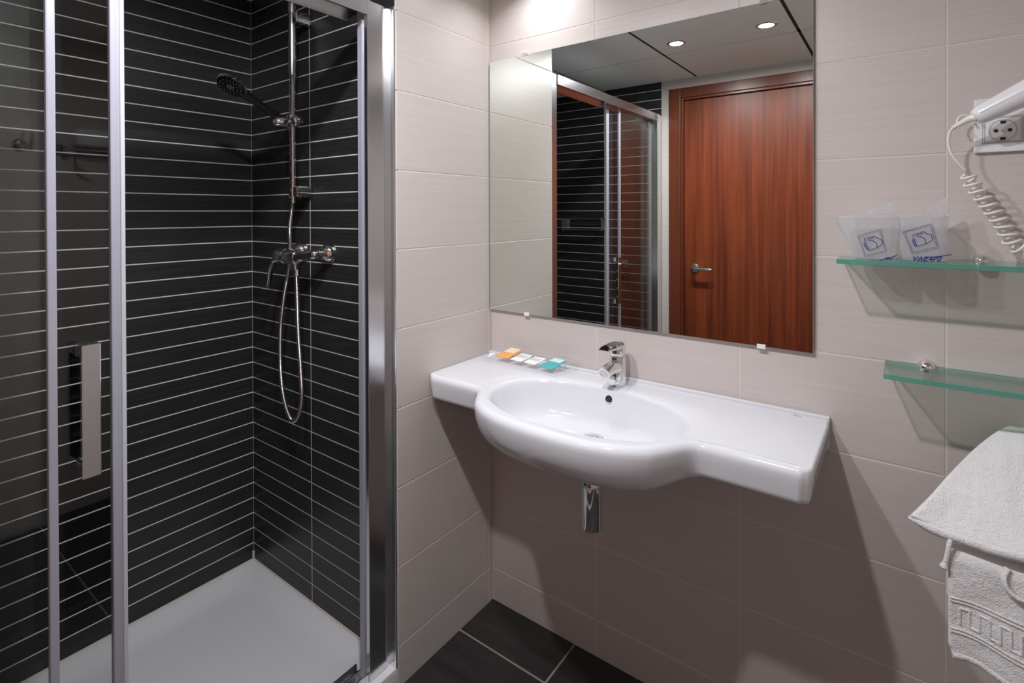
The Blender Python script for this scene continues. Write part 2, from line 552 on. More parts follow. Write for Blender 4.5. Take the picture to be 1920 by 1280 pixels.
# ================================================================== shower
# tray
tray = bmesh.new()
def rrect(x0, x1, y0, y1, r, z, n=8):
    pts = []
    for cx, cy, a0 in ((x1 - r, y1 - r, 0), (x0 + r, y1 - r, PI / 2), (x0 + r, y0 + r, PI), (x1 - r, y0 + r, 1.5 * PI)):
        for k in range(n + 1):
            a = a0 + PI / 2 * k / n
            pts.append((cx + r * math.cos(a), cy + r * math.sin(a), z))
    return pts
e = 0.0005
rings = [rrect(XS + e, -0.002, YD + e, YF - e, 0.002, 0.0), rrect(XS + e, -0.002, YD + e, YF - e, 0.002, TRAY - 0.006),
         rrect(XS + e, -0.004, YD + e, YF - e, 0.003, TRAY - 0.001), rrect(XS + 0.001, -0.008, YD + 0.001, YF - 0.001, 0.004, TRAY),
         rrect(XS + 0.012, -0.088, YD + 0.012, YF - 0.012, 0.02, TRAY - 0.0005),
         rrect(XS + 0.022, -0.094, YD + 0.022, YF - 0.022, 0.035, TRAY - 0.005),
         rrect(XS + 0.045, -0.105, YD + 0.045, YF - 0.045, 0.06, TRAY - 0.019),
         rrect(XS + 0.070, -0.120, YD + 0.070, YF - 0.070, 0.075, TRAY - 0.0310),
         rrect(XS + 0.10, -0.15, YD + 0.10, YF - 0.10, 0.08, TRAY - 0.0345),
         rrect(XS + 0.2, -0.25, YD + 0.3, YF - 0.3, 0.08, TRAY - 0.0375),
         rrect(XS + 0.3, -0.4, YD + 0.5, YF - 0.5, 0.04, TRAY - 0.0395)]
loft(tray, rings, True, True)
st = thing('shower_tray', 'low white shower tray inside the glass enclosure', 'shower tray')
finish(tray, 'basin', 'acrylic', st, 50)
lathe('drain_cover', [(0.0, 0.004), (0.040, 0.004), (0.046, 0.002), (0.047, 0.0), (0.0, -0.001)], 'chrome', st, (-0.42, -1.35, TRAY - 0.0375))
b = bmesh.new()
for kx in range(5):   # anti slip dots near the front edge
    for ky in range(3):
        bm_lathe(b, [(0.007, -0.001), (0.006, 0.0008), (0.002, 0.0014), (0.0, 0.0015)], (-0.28 - kx * 0.05, -0.86 - ky * 0.09, TRAY - 0.0375), (0, 0, 1), 12)
finish(b, 'anti_slip_dots', 'acrylic', st, 60)['kind'] = 'stuff'

# fixed enclosure
en = thing('shower_enclosure', 'chrome framed glass shower screen fixed between the tiled walls', 'shower screen', (-0.045, YF, TRAY))
def P(o, parent):   # keep world coordinates for parts of an Empty that is not at the origin
    o.location = o.location - parent.location
    return o
ZT = 1.962
b = bmesh.new()
bm_box(b, -0.060, -0.026, -0.512, -0.452, TRAY, ZT, 0.0015)
bm_box(b, -0.066, -0.030, -0.456, YF - 0.0005, TRAY, ZT, 0.0015)
bm_box(b, -0.032, -0.003, -0.4375, YF - 0.0005, TRAY, ZT, 0.001)
P(finish(b, 'wall_profile', 'alu', en, 35), en)
P(box('seal_strip', -0.0640, -0.0445, -0.5165, -0.5115, TRAY, ZT - 0.03, 'seal', en, 0.001), en)
b = bmesh.new()
bm_box(b, -0.060, -0.026, YD + 0.02, YD + 0.075, TRAY, ZT, 0.0015)
bm_box(b, -0.066, -0.030, YD + 0.0005, YD + 0.024, TRAY, ZT, 0.0015)
P(finish(b, 'wall_profile', 'alu', en, 35), en)
b = bmesh.new()
bm_box(b, -0.094, -0.020, YD + 0.0505, -0.5125, 1.928, ZT, 0.002)
bm_box(b, -0.094, -0.088, YD + 0.0505, -0.5125, 1.910, 1.930, 0.001)
bm_box(b, -0.026, -0.020, YD + 0.0505, -0.5125, 1.918, 1.930, 0.001)
P(finish(b, 'top_rail', 'alu', en, 35), en)
b = bmesh.new()
bm_box(b, -0.088, -0.030, YD + 0.0505, -0.5125, TRAY, TRAY + 0.008, 0.001)
for x0 in (-0.088, -0.064, -0.036):
    bm_box(b, x0, x0 + 0.006, YD + 0.0505, -0.5125, TRAY + 0.006, TRAY + 0.024, 0.001)
P(finish(b, 'bottom_rail', 'alu', en, 35), en)
P(box('fixed_pane', -0.055, -0.049, YD + 0.06, -1.190, TRAY + 0.02, 1.93, 'glass', en), en)
b = bmesh.new()
bm_box(b, -0.0585, -0.0455, -1.1935, -1.1795, TRAY + 0.02, 1.928, 0.0025)
P(finish(b, 'edge_seal', 'seal', en, 35), en)

sd = thing('sliding_door', 'clear glass sliding shower door pushed open, with chrome grip', 'shower door', (-0.073, -1.37, TRAY + 0.012))
P(box('glass_pane', -0.076, -0.070, YD + 0.065, -1.085, TRAY + 0.012, 1.925, 'glass', sd), sd)
b = bmesh.new()
bm_box(b, -0.081, -0.065, -1.0935, -1.0830, TRAY + 0.012, 1.925, 0.002)
bm_box(b, -0.078, -0.068, -1.0840, -1.0765, TRAY + 0.012, 1.925, 0.002)
P(finish(b, 'edge_stile', 'seal', sd, 35), sd)
P(box('magnet_strip', -0.080, -0.066, -1.0770, -1.0690, TRAY + 0.012, 1.925, 'seal_light', sd, 0.002), sd)
P(box('edge_stile', -0.081, -0.065, YD + 0.06, YD + 0.075, TRAY + 0.012, 1.925, 'seal', sd, 0.002), sd)
b = bmesh.new()
hx0, hx1, hy0, hy1, hz0, hz1 = -0.040, -0.026, -1.1500, -1.1215, 0.886, 1.131
bm_box(b, hx0, hx1, hy0, hy1, hz0, hz1, 0.0015)
bm_box(b, -0.070, hx0 + 0.001, hy0, hy1, hz0, hz0 + 0.024, 0.0015)
bm_box(b, -0.070, hx0 + 0.001, hy0, hy1, hz1 - 0.024, hz1, 0.0015)
h = finish(b, 'grip', 'chrome', sd, 35); P(h, sd)
b = bmesh.new()
for zz in (hz0 + 0.012, hz1 - 0.012):
    bm_lathe(b, [(0.011, 0.0), (0.011, -0.010), (0.008, -0.012), (0.0, -0.012)], (-0.076, -1.136, zz), (1, 0, 0), 20)
P(finish(b, 'grip_knob', 'chrome', sd, 40), sd)

# riser rail
RX, RY = -0.4505, -0.482
rr = thing('shower_rail', 'chrome vertical slide rail on the black tiles', 'shower rail', (RX, YF, 1.40))
P(tube('bar', [(RX, RY, 1.402), (RX, RY, 2.070)], 0.0095, 'chrome', rr, 20), rr)
P(tube('upper_sleeve', [(RX, RY, 1.825), (RX, RY, 1.85), (RX, RY, 2.06), (RX, RY, 2.076), (RX, RY, 2.079)], [0.0105, 0.0125, 0.0125, 0.012, 0.008], 'steel', rr, 20), rr)
for zz in (2.010, 1.440):
    b = bmesh.new()
    bm_box(b, RX + 0.006, RX + 0.034, RY - 0.006, YF - 0.0005, zz - 0.019, zz + 0.019, 0.005, 3)
    bm_tube(b, [(RX, RY, zz - 0.02), (RX, RY, zz + 0.02)], 0.0125, 20)
    P(finish(b, 'bracket', 'chrome', rr, 35), rr)
SZ = 1.672
b = bmesh.new()
bm_tube(b, [(RX, RY, SZ - 0.020), (RX, RY, SZ - 0.016), (RX, RY, SZ + 0.018), (RX, RY, SZ + 0.022)], [0.016, 0.019, 0.019, 0.016], 24)
bm_tube(b, [(RX + 0.012, RY, SZ), (RX + 0.026, RY, SZ), (RX + 0.034, RY, SZ), (RX + 0.038, RY, SZ)], [0.016, 0.019, 0.016, 0.008], 24)
bm_tube(b, [(RX - 0.002, RY + 0.004, SZ), (RX - 0.008, RY - 0.026, SZ - 0.004), (RX - 0.012, RY - 0.05, SZ - 0.006), (RX - 0.013, RY - 0.056, SZ - 0.006)], [0.016, 0.018, 0.016, 0.012], 24)
P(finish(b, 'slider', 'chrome', rr, 45), rr)

# hand shower with hose
hs = thing('hand_shower', 'black hand shower with ribbed head and steel hose, clipped on the slide rail', 'hand shower', (RX - 0.013, RY - 0.05, SZ))
h0 = Vector((RX - 0.011, RY - 0.034, SZ + 0.004)); h1 = Vector((-0.470, -0.652, 1.752))
ax = (h1 - h0).normalized()
hpts = [h0 - ax * 0.012, h0, h0 + ax * 0.03, h0 + ax * 0.07, h0 + ax * 0.11, h1 - ax * 0.012]
P(tube('handle', hpts, [0.010, 0.0115, 0.0125, 0.0115, 0.0125, 0.017], 'rubber', hs, 20, 60), hs)
fd = Vector((0.20, -0.52, -0.83)).normalized()     # spray direction
hc = h1 + ax * 0.018
b = bmesh.new()
bm_lathe(b, [(0.0, -0.020), (0.020, -0.018), (0.036, -0.010), (0.0425, 0.0), (0.0425, 0.006), (0.040, 0.010), (0.036, 0.012), (0.0, 0.011)], hc, fd, 40)
hd = P(finish(b, 'head', 'rubber', hs, 50), hs)
s_, t_ = frame_for(fd)
b = bmesh.new()
for k in range(40):    # grip ribs round the rim
    a = 2 * PI * k / 40
    d = s_ * math.cos(a) + t_ * math.sin(a)
    bm_tube(b, [hc + d * 0.0425 - fd * 0.002, hc + d * 0.0428 + fd * 0.008], 0.0016, 6)
o = finish(b, 'rim_ribs', 'steel', hs, 60); P(o, hs)
b = bmesh.new()
for rad, cnt in ((0.012, 8), (0.022, 14), (0.031, 20)):
    for k in range(cnt):
        a = 2 * PI * k / cnt
        d = s_ * math.cos(a) + t_ * math.sin(a)
        p = hc + d * rad
        bm_lathe(b, [(0.0016, 0.010), (0.0014, 0.0135), (0.0, 0.0138)], p, fd, 6)
bm_lathe(b, [(0.009, 0.010), (0.008, 0.0132), (0.0, 0.0134)], hc, fd, 20)
P(finish(b, 'nozzles', 'print_grey', hs, 60), hs)
path = catmull([h0 - ax * 0.010, (RX - 0.030, RY + 0.012, SZ - 0.03), (RX - 0.0415, RY + 0.025, SZ - 0.09), (RX - 0.0415, RY + 0.025, 1.60), (RX - 0.0415, RY + 0.025, 1.52), (RX - 0.038, RY + 0.022, 1.42), (RX - 0.020, RY + 0.006, 1.37),
                (-0.458, -0.490, 1.3156), (-0.470, -0.482, 1.245), (-0.4835, -0.478, 1.185), (-0.5024, -0.486, 1.082), (-0.5167, -0.49, 0.9727),
                (-0.5179, -0.49, 0.846), (-0.4958, -0.492, 0.7516), (-0.4481, -0.495, 0.6909), (-0.4043, -0.497, 0.7098), (-0.3793, -0.498, 0.7758),
                (-0.385, -0.498, 0.869), (-0.398, -0.498, 0.9878), (-0.4015, -0.499, 1.1078), (-0.403, -0.50, 1.170)], 40)
# resample evenly and pulse the radius so that the spiral winding shows
dist = [0.0]
for p, q in zip(path[:-1], path[1:]):
    dist.append(dist[-1] + (q - p).length)
n_r = 1500
rp, rad, j = [], [], 0
for k in range(n_r + 1):
    d = dist[-1] * k / n_r
    while j < len(dist) - 2 and dist[j + 1] < d:
        j += 1
    tt = (d - dist[j]) / max(dist[j + 1] - dist[j], 1e-9)
    rp.append(path[j].lerp(path[j + 1], tt))
    rad.append(0.0072 if (k // 2) % 2 else 0.0060)
P(tube('hose', rp, rad, 'hose', hs, 10, 60), hs)

# mixer
MZ, MY = 1.228, -0.505
mx = thing('shower_mixer', 'chrome wall mixer with single lever below the slide rail', 'shower mixer', (-0.40, YF, MZ))
for x in (-0.3195, -0.4795):
    P(lathe('rosette', [(0.033, 0.0), (0.033, 0.004), (0.031, 0.012), (0.026, 0.022), (0.018, 0.030), (0.014, 0.034), (0.014, 0.06), (0.0, 0.061)], 'chrome', mx, (x, YF - 0.0005, MZ + 0.012), (0, -1, 0)), mx)
b = bmesh.new()
bm_tube(b, catmull([(-0.3195, YF - 0.045, MZ + 0.012), (-0.325, YF - 0.058, MZ + 0.010), (-0.345, MY + 0.012, MZ + 0.006), (-0.385, MY, MZ), (-0.41, MY, MZ)], 6), [0.016] * 10 + [0.017] * 6 + [0.019] * 9, 20)
bm_tube(b, catmull([(-0.4795, YF - 0.045, MZ + 0.012), (-0.477, YF - 0.058, MZ + 0.010), (-0.465, MY + 0.012, MZ + 0.006), (-0.44, MY, MZ), (-0.41, MY, MZ)], 6), 0.016, 20)
bm_tube(b, [(-0.381, MY, MZ), (-0.385, MY, MZ), (-0.390, MY, MZ), (-0.446, MY, MZ), (-0.450, MY, MZ)], [0.016, 0.022, 0.024, 0.024, 0.022], 28)
bm_tube(b, [(-0.403, MY, MZ - 0.015), (-0.403, MY, MZ - 0.034), (-0.403, MY + 0.001, MZ - 0.040)], [0.015, 0.0125, 0.0125], 20)
P(finish(b, 'body', 'chrome', mx, 40), mx)
P(tube('hose_nut', [(-0.403, -0.5, MZ - 0.040), (-0.403, -0.5, MZ - 0.060)], 0.0105, 'chrome', mx, 8, 30), mx)
b = bmesh.new()
bm_tube(b, [(-0.4515, MY, MZ), (-0.454, MY, MZ), (-0.470, MY, MZ), (-0.490, MY, MZ), (-0.497, MY, MZ), (-0.500, MY, MZ)], [0.022, 0.024, 0.0225, 0.0225, 0.025, 0.022], 28)
P(finish(b, 'lever_hub', 'chrome', mx, 40), mx)
b = bmesh.new()
lv = catmull([(-0.495, MY - 0.004, MZ - 0.005), (-0.512, MY - 0.010, MZ - 0.022), (-0.520, MY - 0.016, MZ - 0.05), (-0.523, MY - 0.020, MZ - 0.080), (-0.527, MY - 0.022, MZ - 0.104)], 6)
bm_tube(b, lv, [0.013 - 0.003 * k / (len(lv) - 1) for k in range(len(lv))], 16, flat=0.5)
P(finish(b, 'lever', 'chrome', mx, 50), mx)

# wire soap basket on the end wall (seen in the mirror)
bk = thing('soap_basket', 'chrome wire soap basket on the shower end wall, seen in the mirror', 'basket', (-0.53, YD, 1.25))
bx0, bx1, by0, by1, bz0, bz1 = -0.680, -0.385, YD + 0.008, YD + 0.11, 1.250, 1.325
b = bmesh.new()
for zz, rad in ((bz1, 0.004), (bz0, 0.003), ((bz0 + bz1) / 2, 0.002)):
    loop = [(bx0, by0, zz), (bx1, by0, zz), (bx1, by1, zz), (bx0, by1, zz), (bx0, by0, zz)]
    for p, q in zip(loop[:-1], loop[1:]):
        bm_tube(b, [p, q], rad, 8)
P(finish(b, 'rim_wires', 'chrome', bk, 50), bk)
b = bmesh.new()
for k in range(13):
    x = bx0 + (bx1 - bx0) * k / 12
    bm_tube(b, [(x, by0, bz0), (x, by1, bz0)], 0.0016, 6)
for k in range(7):
    y = by0 + (by1 - by0) * k / 6
    for x in (bx0, bx1):
        bm_tube(b, [(x, y, bz0), (x, y, bz1)], 0.0016, 6)
P(finish(b, 'bottom_wires', 'chrome', bk, 50), bk)
for x in (bx0 + 0.05, bx1 - 0.05):
    P(lathe('wall_mount', [(0.012, 0), (0.012, 0.006), (0.0, 0.009)], 'chrome', bk, (x, YD + 0.0005, bz1 - 0.004), (0, 1, 0), 16), bk)

# ================================================================== mirror
MX0, MX1, MZ0, MZ1, MYF = 0.0055, 0.9985, 1.0300, 1.8955, -0.012
mr = thing('wall_mirror', 'large frameless rectangular mirror above the washbasin', 'mirror', (0.5, 0, MZ0))
b = bmesh.new(); bm_box(b, MX0, MX1, MYF, -0.0065, MZ0, MZ1, 0.0012, 1)
o = finish(b, 'mirror_glass', ['mirror', 'mirror_edge'], mr)
for p in o.data.polygons:
    p.material_index = 0 if p.normal.y < -0.9 else 1
P(o, mr)
P(box('backing', 0.05, 0.95, -0.0062, -0.0004, MZ0 + 0.05, MZ1 - 0.05, 'print_grey', mr), mr)
for x, z, s in ((0.1566, MZ1, 1), (0.8895, MZ1, 1), (0.1625, MZ0, -1), (0.8834, MZ0, -1)):
    b = bmesh.new()
    z0, z1 = (z - 0.004, z + 0.004) if s > 0 else (z - 0.004, z + 0.005)
    bm_box(b, x - 0.010, x + 0.010, MYF - 0.0022, -0.0003, *((z + 0.0005, z + 0.0035) if s > 0 else (z - 0.0035, z - 0.0005)), 0.0006)
    bm_box(b, x - 0.010, x + 0.010, MYF - 0.0024, MYF - 0.0003, z0 - 0.001, z1 + 0.001, 0.0006)
    P(finish(b, 'clip', 'chrome' if s > 0 else 'white_plastic', mr, 35), mr)

# ================================================================== washbasin
SX1, SY, SZT = 1.0335, -0.312, 0.878      # right end, front of the shelf part, deck height
BCX, BCY = 0.509, -0.2665                  # bowl centre
wb = thing('washbasin', 'wide white ceramic washbasin with oval bowl and side shelves under the mirror', 'washbasin', (SX1 / 2, 0, 0.75))


def basin_outline():
    """Plan outline: straight back and ends, front with a bulging bowl; counter-clockwise from back left."""
    ax_, ay_ = 0.300, 0.2025     # bowl half width, bulge depth measured from BCY to the front
    pts = []
    def seg(p, q, n):
        for k in range(n):
            pts.append((p[0] + (q[0] - p[0]) * k / n, p[1] + (q[1] - p[1]) * k / n))
    def front_y(x):
        dx = abs(x - BCX) / ax_
        if dx >= 1:
            e_ = SY
        else:
            e_ = BCY - ay_ * (1 - dx ** 2.6) ** (1 / 2.2)
        # smooth minimum of the straight front and the bowl
        k_ = 0.020
        h_ = max(0.0, min(1.0, 0.5 + 0.5 * (e_ - SY) / k_))
        base = SY if dx < 1 else SY
        return e_ * (1 - h_) + base * h_ - k_ * h_ * (1 - h_)
    seg((0.001, -0.001), (0.001, SY + 0.02), 14)
    # rounded left front corner
    for k in range(6):
        a = PI + PI / 2 * k / 6
        pts.append((0.021 + 0.020 * math.cos(a), SY + 0.020 + 0.020 * math.sin(a)))
    xs_ = []
    n = 150
    x = 0.021
    # finer steps where the outline turns
    while x < SX1 - 0.021:
        xs_.append(x)
        d = min(abs(abs(x - BCX) - 0.295), 0.1)
        x += 0.0022 + 0.06 * d
    xs_.append(SX1 - 0.021)
    for x in xs_:
        pts.append((x, front_y(x)))
    for k in range(1, 7):
        a = 1.5 * PI + PI / 2 * k / 6
        pts.append((SX1 - 0.021 + 0.020 * math.cos(a), SY + 0.020 + 0.020 * math.sin(a)))
    seg((SX1 - 0.001, SY + 0.022), (SX1 - 0.001, -0.001), 14)
    seg((SX1 - 0.001, -0.001), (0.001, -0.001), 60)
    return pts


out = basin_outline()
N = len(out)
for _ in range(60):       # ease the junction between shelf and bowl into a fillet
    new = list(out)
    for i in range(N):
        if out[i][1] < -0.26 and abs(abs(out[i][0] - BCX) - 0.300) < 0.055:
            p, q, r_ = out[i - 1], out[i], out[(i + 1) % N]
            new[i] = ((p[0] + 2 * q[0] + r_[0]) / 4, (p[1] + 2 * q[1] + r_[1]) / 4)
    out = new
nrm = []
for i in range(N):
    p, q = out[i - 1], out[(i + 1) % N]
    tx, ty = q[0] - p[0], q[1] - p[1]
    L_ = math.hypot(tx, ty) or 1
    nrm.append((-ty / L_, tx / L_))       # inward normal for a counter-clockwise outline
# weight of the bowl along the outline (1 at the bulge, 0 on the shelf parts and at the back)
def sstep(a, b_, x):
    t_ = max(0.0, min(1.0, (x - a) / (b_ - a)))
    return t_ * t_ * (3 - 2 * t_)
wt = [sstep(0.325, 0.262, abs(p[0] - BCX)) * sstep(-0.30, -0.32, p[1]) for p in out]
back = [1.0 if p[1] > -0.004 else 0.0 for p in out]
ends = [sstep(0.03, 0.0, min(p[0], SX1 - p[0])) if p[1] <= -0.004 else 0.0 for p in out]
ang = [math.atan2((p[1] - BCY) / 0.157, (p[0] - BCX) / 0.263) for p in out]


def inner(i, k, z):   # bowl ring, superellipse scaled by k
    a = ang[i]
    c_, s_2 = math.cos(a), math.sin(a)
    e_ = 2 / 2.25
    cy_ = BCY + 0.066 * max(0.0, 1 - k) ** 1.2       # the drain lies behind the middle
    return (BCX + 0.263 * k * math.copysign(abs(c_) ** e_, c_), cy_ + 0.157 * k * math.copysign(abs(s_2) ** e_, s_2), z)


def off(i, d, z):
    d = d * (1 - back[i])
    return (out[i][0] + nrm[i][0] * d, out[i][1] + nrm[i][1] * d, z)


rings = []
# underside: from below the drain outwards
for k, z in ((0.10, 0.742), (0.45, 0.742), (0.72, 0.746)):
    rings.append([(BCX + 0.263 * k * math.cos(ang[i]), BCY + 0.006 + 0.150 * k * math.sin(ang[i]), z) for i in range(N)])
def skirt(dshelf, zshelf, dbowl, zbowl):
    return [off(i, dshelf * (1 - wt[i]) + dbowl * wt[i], zshelf * (1 - wt[i]) + zbowl * wt[i]) for i in range(N)]
rings.append([tuple((1 - wt[i]) * a_ + wt[i] * b_ for a_, b_ in zip(
    (BCX + 0.263 * 0.90 * math.cos(ang[i]), BCY + 0.006 + 0.150 * 0.90 * math.sin(ang[i]), 0.775),
    (BCX + 0.263 * 0.80 * math.cos(ang[i]), BCY + 0.006 + 0.150 * 0.80 * math.sin(ang[i]), 0.747))) for i in range(N)])
rings.append([tuple((1 - wt[i]) * a_ + wt[i] * b_ for a_, b_ in zip(
    (BCX + 0.263 * 0.97 * math.cos(ang[i]), BCY + 0.006 + 0.150 * 0.97 * math.sin(ang[i]), 0.806), off(i, 0.100, 0.7495))) for i in range(N)])
rings.append(skirt(0.030, 0.806, 0.082, 0.754))
rings.append(skirt(0.016, 0.804, 0.062, 0.760))
rings.append(skirt(0.010, 0.805, 0.044, 0.769))
rings.append(skirt(0.0065, 0.808, 0.028, 0.781))
rings.append(skirt(0.005, 0.816, 0.016, 0.796))
rings.append(skirt(0.003, 0.830, 0.007, 0.815))
rings.append(skirt(0.0006, 0.848, 0.002, 0.838))
rings.append(skirt(0.0, 0.858, 0.0003, 0.854))
# rounded top edge (large radius along the front, small at the ends)
R1 = 0.019
for k in range(1, 8):
    a = PI / 2 * k / 7
    r = []
    for i in range(N):
        rr_ = R1 * (1 - ends[i]) + 0.006 * ends[i]
        zt = SZT - rr_
        z = zt + rr_ * math.sin(a) if zt + rr_ * math.sin(a) > 0.858 else 0.858
        r.append(off(i, rr_ * (1 - math.cos(a)), z))
    rings.append(r)
# deck: towards the bowl rim
def mix(p, q, t_):
    return tuple(p[k] * (1 - t_) + q[k] * t_ for k in range(3))
deck0 = rings[-1]
rim = [inner(i, 1.045, SZT - 0.0005) for i in range(N)]
for t_ in (0.25, 0.5, 0.75):
    rings.append([mix(deck0[i], rim[i], t_) for i in range(N)])
rings.append(rim)
for k, dz in ((1.02, 0.0025), (1.00, 0.006), (0.985, 0.012), (0.965, 0.025), (0.93, 0.048), (0.89, 0.068), (0.84, 0.083),
              (0.76, 0.093), (0.65, 0.0985), (0.50, 0.102), (0.30, 0.1045), (0.16, 0.106), (0.135, 0.108)):
    rings.append([inner(i, k, SZT - dz) for i in range(N)])
bm = bmesh.new()
loft(bm, rings, True, True)
P(finish(bm, 'basin', 'ceramic', wb, 60), wb)
P(box('back_ledge', 0.001, SX1 - 0.001, -0.016, -0.0008, SZT - 0.004, SZT + 0.0075, 'ceramic', wb, 0.003, 3), wb)
P(lathe('drain_fitting', [(0.030, -0.004), (0.031, 0.0), (0.029, 0.0025), (0.024, 0.003), (0.022, 0.001), (0.021, 0.006), (0.017, 0.0085), (0.0, 0.0095)], 'chrome', wb, (BCX + 0.004, BCY + 0.056, SZT - 0.1055)), wb)
ov = Vector((BCX + 0.004, BCY + 0.1525, SZT - 0.0290))
P(lathe('overflow_hole', [(0.0, 0.001), (0.0075, 0.001), (0.0085, 0.003), (0.0105, 0.003), (0.011, 0.0), (0.0, -0.004)], ['chrome'], wb, ov, (0, -1, 0.25), 24), wb)
P(lathe('overflow_shade', [(0.0, 0.0), (0.0075, 0.0), (0.0075, 0.0022), (0.0, 0.0022)], 'dark', wb, ov, (0, -1, 0.25), 20), wb)
# tiny maker's mark by the right end
cu = bpy.data.curves.new('mark', 'FONT'); cu.body = 'Roca'; cu.size = 0.009; cu.extrude = 0.0001; cu.align_x = 'CENTER'
to = bpy.data.objects.new('mark', cu); COL.objects.link(to)
dg = bpy.context.evaluated_depsgraph_get()
me = bpy.data.meshes.new_from_object(to.evaluated_get(dg)); bpy.data.objects.remove(to)
o = link('mark', me, 'print_grey', wb, (0.966, -0.0265, SZT + 0.0003)); P(o, wb)

# trap
tp = thing('bottle_trap', 'chrome bottle trap with wall pipe hanging below the washbasin', 'drain trap', (0.538, -0.262, 0.568))
TXc, TYc = 0.540, -0.266
P(lathe('cup', [(0.0, 0.0), (0.020, 0.0005), (0.0255, 0.004), (0.0270, 0.010), (0.0270, 0.112), (0.0255, 0.1135), (0.0270, 0.115), (0.0270, 0.126), (0.024, 0.130), (0.0, 0.130)], 'chrome', tp, (TXc, TYc, 0.570)), tp)
P(lathe('tailpiece', [(0.016, 0.0), (0.016, 0.045), (0.022, 0.046), (0.022, 0.060), (0.0, 0.060)], 'chrome', tp, (TXc, TYc, 0.690), smooth=35), tp)
P(tube('outlet_pipe', [(TXc, TYc, 0.672), (TXc, TYc + 0.035, 0.672), (TXc, TYc + 0.036, 0.672), (TXc, TYc + 0.055, 0.672), (TXc, TYc + 0.056, 0.672), (TXc, -0.0005, 0.672)], [0.016, 0.016, 0.020, 0.020, 0.016, 0.016], 'chrome', tp, 24, 35), tp)
P(lathe('wall_rosette', [(0.032, 0.0), (0.031, 0.004), (0.018, 0.010), (0.0, 0.010)], 'chrome', tp, (TXc, -0.0004, 0.672), (0, -1, 0)), tp)

# tap
FXc, FYc = 0.512, -0.062
tap = thing('basin_tap', 'chrome single-lever tap at the back of the washbasin', 'tap', (FXc, FYc, SZT))
b = bmesh.new()
rings = []
for z, rx, ry, dy in ((0.0, 0.0255, 0.0270, 0), (0.003, 0.0262, 0.0280, 0), (0.02, 0.0255, 0.0270, 0.001), (0.05, 0.0240, 0.0250, 0.003), (0.075, 0.0228, 0.0235, 0.005), (0.0800, 0.0222, 0.023, 0.005)):
    rings.append([(FXc + rx * math.cos(2 * PI * k / 32), FYc + dy + ry * math.sin(2 * PI * k / 32), SZT + z) for k in range(32)])
loft(b, rings)
sp = catmull([(FXc, FYc + 0.002, SZT + 0.048), (FXc, FYc - 0.020, SZT + 0.054), (FXc, FYc - 0.045, SZT + 0.055), (FXc, FYc - 0.070, SZT + 0.052), (FXc, FYc - 0.080, SZT + 0.050)], 6)
bm_tube(b, sp, [0.021 - 0.0045 * k / (len(sp) - 1) for k in range(len(sp))], 24, flat=0.95)
P(finish(b, 'body', 'chrome', tap, 45), tap)
P(lathe('aerator', [(0.0165, -0.002), (0.0165, 0.002), (0.013, 0.002), (0.013, -0.001), (0.0, -0.001)], 'chrome', tap, sp[-1], (0, -1, -0.35), 24, 30), tap)
P(lathe('aerator_mesh', [(0.0, 0.0), (0.0128, 0.0), (0.0128, 0.0012), (0.0, 0.0012)], 'steel', tap, sp[-1], (0, -1, -0.35), 20), tap)
P(lathe('chain_stud', [(0.010, 0.0), (0.010, 0.008), (0.0085, 0.009), (0.0105, 0.012), (0.0105, 0.017), (0.0, 0.018)], 'chrome', tap, (FXc, FYc - 0.020, SZT + 0.018), (0, -1, -0.1), 24, 35), tap)
b = bmesh.new()
rings = []
for z, rx, ry in ((0.083, 0.0215, 0.0225), (0.085, 0.0228, 0.0235), (0.100, 0.0225, 0.0235), (0.114, 0.0215, 0.0225), (0.119, 0.0180, 0.0190), (0.1205, 0.010, 0.011)):
    rings.append([(FXc + rx * math.cos(2 * PI * k / 32), FYc + 0.005 + ry * math.sin(2 * PI * k / 32), SZT + z) for k in range(32)])
loft(b, rings)
# lever blade
bl = []
for y, w_, z0, z1 in ((FYc + 0.012, 0.017, 0.104, 0.1195), (FYc - 0.015, 0.019, 0.1055, 0.1195), (FYc - 0.045, 0.0195, 0.1085, 0.1185), (FYc - 0.070, 0.0190, 0.1115, 0.1175), (FYc - 0.083, 0.0150, 0.1130, 0.1165)):
    bl.append([(FXc - w_, y, SZT + z0), (FXc + w_, y, SZT + z0), (FXc + w_, y, SZT + (z0 + 2 * z1) / 3), (FXc + w_ * 0.8, y, SZT + z1), (FXc - w_ * 0.8, y, SZT + z1), (FXc - w_, y, SZT + (z0 + 2 * z1) / 3)])
loft(b, bl)
P(finish(b, 'lever', 'chrome', tap, 35), tap)
P(lathe('temperature_dot', [(0.003, 0), (0.003, 0.0008), (0.0, 0.001)], mat('red_dot', (0.4, 0.02, 0.01), 0.4), tap, (FXc + 0.001, FYc + 0.005 - 0.0235, SZT + 0.092), (0, -1, 0), 12), tap)

# ------------------------------------------------------------------ toiletries on the basin
tilt = math.atan2(0.029, 0.098)
def on_plane(x, y, h=0.0):
    z = 0.8835 + (y + 0.11) * 0.029 / 0.098
    return Vector((x, y - h * math.sin(tilt), z + h * math.cos(tilt)))
tr = thing('toiletry_tray', 'clear plastic tray of toiletry sachets leaning on the washbasin ledge', 'tray', (0.2, -0.07, 0.88))
c4 = [(0.044, -0.1085), (0.333, -0.1190), (0.3615, -0.020), (0.074, -0.0155)]
def quad_ring(c4, h, s=1.0):
    cx = sum(p[0] for p in c4) / 4; cy = sum(p[1] for p in c4) / 4
    return [on_plane(cx + (p[0] - cx) * s, cy + (p[1] - cy) * s, h) for p in c4]
b = bmesh.new()
loft(b, [quad_ring(c4, 0.010, 1.03), quad_ring(c4, 0.0085, 0.985), quad_ring(c4, 0.002, 0.90), quad_ring(c4, 0.0014, 0.90), quad_ring(c4, 0.0075, 0.99), quad_ring(c4, 0.0095, 1.035)], False, False)
